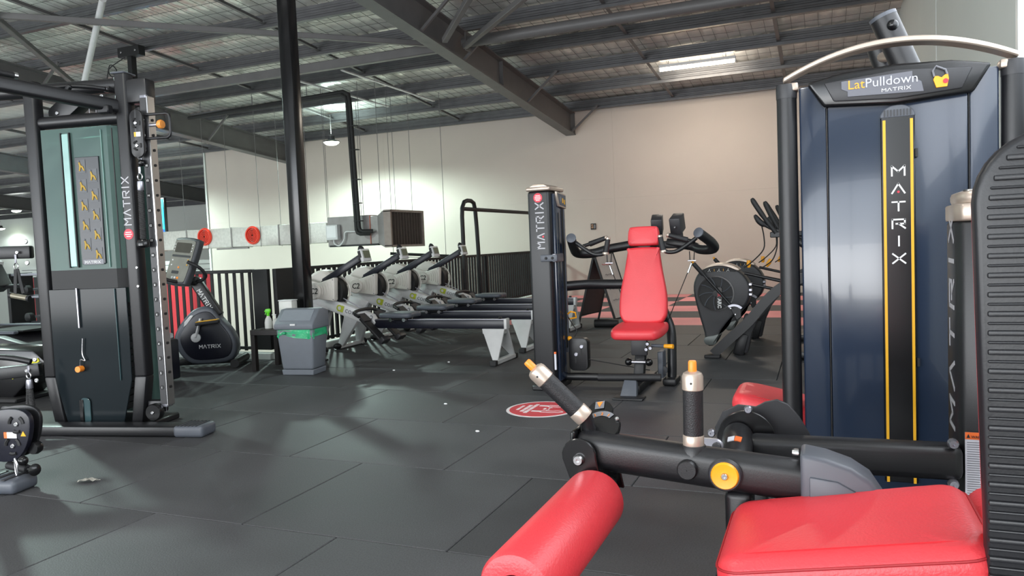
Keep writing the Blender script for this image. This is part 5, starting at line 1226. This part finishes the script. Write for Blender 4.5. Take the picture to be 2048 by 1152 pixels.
# two leaves meeting at the top, hinge running away from the camera
pL = [(-.24, -.25, .0), (-.13, .28, .0)]; pR = [(.26, -.2, .0), (.36, .35, .0)]; pT = [(-.02, -.18, .93), (.08, .36, .93)]
for a, b_ in ((pL[0], pT[0]), (pL[1], pT[1]), (pR[0], pT[0]), (pR[1], pT[1])): MB().bar(a, b_, .026, .026).build('frame_leg', DARK, t, .003, 1)
def lerp(a, b_, q): return tuple(V(a).lerp(V(b_), q))
board(lerp(pL[0], pT[0], .16), lerp(pL[1], pT[1], .16), lerp(pL[1], pT[1], .98), lerp(pL[0], pT[0], .98), BRD, 'chalk_panel')
wp = board(lerp(pR[0], pT[0], .1), lerp(pR[1], pT[1], .1), lerp(pR[1], pT[1], .98), lerp(pR[0], pT[0], .98), SHT, 'written_panel')
for q in (.16, .98): MB().bar(lerp(pL[0], pT[0], q), lerp(pL[1], pT[1], q), .022, .022).build('frame_rail', DARK, t, .003, 1)
MB().bar(lerp(pR[0], pT[0], .1), lerp(pR[1], pT[1], .1), .022, .022).build('frame_rail', DARK, t, .003, 1)
for q, m_ in ((.84, REDDOT), (.7, GREYPRINT), (.6, GREYPRINT), (.5, GREYPRINT), (.35, GREYPRINT)):
    a, b_ = V(lerp(pR[0], pT[0], q)), V(lerp(pR[1], pT[1], q)); n_ = V((.95, -.2, .25))
    MB().tube([a.lerp(b_, .2+.06*k)+n_*.012+V((0, 0, .008*math.sin(k*2.1+q*9))) for k in range(9)], .003, 5).build('handwriting', m_, wp)
t = thing('foam_roller', 'short black foam roller on the floor before the A-frame board', 'roller', (-2.53, 9.14, .053))
MB().lathe([(.02, -.15), (.048, -.15), (.052, -.14), (.052, .14), (.048, .15), (.02, .15), (.02, .12)], (0, 0, 0), (1, .1, 0), 20, caps=False).build('foam', DARK, t)
MB().lathe([(.021, -.148), (.021, .148)], (0, 0, 0), (1, .1, 0), 16).build('core', CHAR, t)
t = thing('floor_sticker', 'round red floor sticker with white rim and distancing figures', 'sticker', (-1.735, 4.6, 0), math.radians(0))
SR = mat('sticker_red', '#c8434a', .45, var=.04); SW = mat('sticker_white', '#dcd6d6', .5, var=.03)
MB().lathe([(.235, 0), (.235, .0012)], n=48).build('white_rim', SW, t)
MB().lathe([(.214, .0011), (.214, .0022)], n=48).build('red_disc', SR, t)
def flat(b, pts, wd):
    for p, q in zip(pts, pts[1:]): b.bar((p[0], p[1], .0026), (q[0], q[1], .0026), wd, .0012)
    return b
# lettering runs upward at the left-hand side; too blurred in the photo to spell
for x, y0, y1, wd in ((-.15, -.06, .06, .02), (-.105, -.1, .09, .026), (-.07, -.13, .12, .026)):
    y = y0
    while y < y1:
        L = random.uniform(.012, .02); MB().box((x, y+L/2, .0026), (wd, L, .0012)).build('lettering', SW, t); y += L+random.choice((.004, .004, .012))
for yb in (-.07, .09):
    MB().box((-.01, yb, .0026), (.07, .03, .0012)).build('figure_legs', SW, t)
    flat(MB(), [(.02, yb+.02), (.1, yb+.02), (.12, yb+.035), (.15, yb+.03), (.17, yb+.01), (.15, yb-.01), (.12, yb-.012), (.1, yb-.02), (.02, yb-.02)], .007).build('figure_outline', SW, t)
flat(MB(), [(.05, -.03), (.05, .05)], .006).build('distance_arrow', SW, t)
for s, y in ((1, .05), (-1, -.03)): MB().prism([(.036, y-s*.012, .002), (.064, y-s*.012, .002), (.05, y+s*.006, .002)], (0, 0, .0012)).build('arrow_head', SW, t)
for k in range(3): MB().box((.022, -.01+.014*k, .0026), (.016, .009, .0012)).build('distance_figures', SW, t)
t = thing('crumpled_leaf', 'small crumpled dry leaf lying on the rubber floor', 'leaf', (-3.41, 2.58, .003), .5)
lf = MB(); vs = []
for j in range(4):
    for i in range(7):
        u_, v_ = i/6-.5, j/3-.5; vs.append((u_*.09, v_*.045*(1-abs(u_)*1.1), .004+.016*abs(math.sin(i*1.9+j*2.3))*(1-abs(u_))))
lf.add(vs, [(j*7+i, j*7+i+1, (j+1)*7+i+1, (j+1)*7+i) for j in range(3) for i in range(6)]).build('blade', mat('dry_leaf', '#8d8a82', .7, var=.2, scale=60), t, smooth=0)
MB().tube([(.04, 0, .006), (.058, .008, .004)], .0015, 5).build('stalk', mat('dry_leaf', '#8d8a82'), t)
for k, (x, y) in enumerate([(-2.0, 6.3), (-2.3, 5.8), (-1.9, 3.95), (-2.45, 4.6)]):
    b_ = MB(); b_.ball((0, 0, .004), (.014, .008, .006), 8)
    tag(b_.build('paper_scrap', WHITE), ['white paper scrap under the nearest rowing machine', 'white paper scrap on the floor in front of the weight tower', 'tiny white scrap near the red floor sticker', 'tiny pale scrap on the open floor'][k], 'scrap', 'paper scraps on the floor').location = (x-(1.3 if k < 2 else 0), y, .001)

# ================================================================== CARDIO MACHINES BEYOND THE CABLE MACHINE
t = thing('treadmill', 'dark treadmill with grey deck half hidden behind the cable machine', 'treadmill', (-7.75, 5.0, 0), math.radians(8))
MB().xz([(-1.2, .05), (1.0, .05), (1.05, .15), (.9, .3), (.4, .42), (-1.2, .44)], -.35, .35).build('deck', CHAR, t, .03, 2)
MB().box((-.3, -.37, .46), (1.9, .06, .03)).build('side_rail', GREYP, t, .008, 1); MB().box((-.3, .37, .46), (1.9, .06, .03)).build('side_rail', GREYP, t, .008, 1)
MB().xz([(.3, .35), (.7, .33), (.9, .2), (.5, .1), (.2, .2)], -.36, -.34).build('motor_cover', mat('bronze_plastic', '#6d675a', .4, metal=.3), t, .006, 1)
MB().box((-.3, 0, .46), (1.8, .5, .015)).build('belt', DARK, t)
for y in (-.34, .34): MB().bar((-.55, y, .45), (-.3, y, 1.15), .06, .09, up=(0, 1, 0)).build('upright', ROWGREY2, t, .012, 2)
MB().box((-.3, 0, .98), (.16, .74, .3), (0, -.5, 0)).build('console', CHAR, t, .02, 2)
MB().box((-.2, -.12, .985), (.02, .25, .2), (0, -.5, 0)).build('display', mat('olive_display', '#77784a', .3), t)
for y in (-.3, .3): MB().cyl((-.6, y, .86), (.05, y, .88), .022, n=12).build('hand_rail', RUBBERGRIP, t)
t = thing('inclined_handle', 'slanted black lever tube rising behind the upper arm of the cable machine', 'gym machine', (-7.15, 5.62, 0))
MB().cyl((-.35, 0, .9), (.1, 0, 1.47), .045, n=16).build('lever_tube', CHAR, t); MB().lathe([(.047, 0), (.047, .02), (.03, .03)], (.1, 0, 1.46), (.62, 0, .78), 16).build('end_cap', DARK, t)
MB().box((-.35, 0, .45), (.12, .12, .9)).build('pedestal', CHAR, t, .02, 2); MB().box((-.3, 0, .02), (.6, .3, .04)).build('foot', CHAR, t, .01, 1)
t = thing('dumbbell_rack', 'chrome railed dumbbell rack far behind the cable machine', 'rack', (-8.35, 6.02, 0))
for x in (-.5, .6): MB().box((x, 0, .5), (.05, .3, 1.0)).build('end_frame', DARK, t, .006, 1)
for z in (.98, .72, .4): MB().box((.05, -.1, z), (1.2, .04, .03)).build('shelf_rail', STEEL, t, .005, 1); MB().box((.05, .1, z), (1.2, .04, .03)).build('shelf_rail', STEEL, t, .005, 1)
k = 0
for z in (.74, .42):
    for nm, x in (('leftmost', -.2), ('middle', .1), ('rightmost', .4)):
        db = thing('dumbbell', nm+' black dumbbell on the '+('upper' if z > .5 else 'lower')+' shelf of the chrome rack', 'dumbbell', (-8.35+x, 6.02, z), 0, 'dumbbells on the rack')
        for y in (-.12, .12): MB().lathe([(.035, -.04), (.05, -.03), (.05, .03), (.035, .04)], (0, y, .065), (0, 1, 0), 12).build('weight_head', DARK, db)
        MB().cyl((0, -.09, .065), (0, .09, .065), .014, n=10).build('handle', STEEL, db)
# bench in the gap between cable machine and its pulley column
t = thing('storage_bench', 'low dark bench with orange band seen past the numbered pulley column', 'bench', (-5.55, 4.75, 0), math.radians(12))
MB().box((0, 0, .2), (.5, .5, .36)).build('body', NAVY, t, .02, 2); MB().box((0, -.02, .41), (.46, .46, .05)).build('grey_tray', ROWGREY2, t, .01, 1)
MB().box((0, -.02, .46), (.4, .4, .05)).build('orange_band', ORANGE, t, .015, 2); MB().pad(rrect(.42, .42, .08), .05, .02, None, (0, 0, .51)).build('top_pad', DARK, t)

t = thing('stepper', 'black wedge shaped machine with a yellow stripe under the lower arm', 'gym machine', (-6.1, 4.05, 0), math.radians(8))
MB().xz([(-.75, .02), (.05, .02), (.1, .06), (.42, .32), (.3, .42), (-.3, .44), (-.75, .4)], -.1, .2).build('body', GLOSSBLACK, t, .02, 2)
MB().bar((.08, -.104, .2), (.36, -.104, .345), .006, .03).build('stripe', mat('bright_yellow', '#d8d019', .4), t)
MB().box((-.3, .05, .02), (.9, .4, .04)).build('foot', DARK, t, .01, 1)
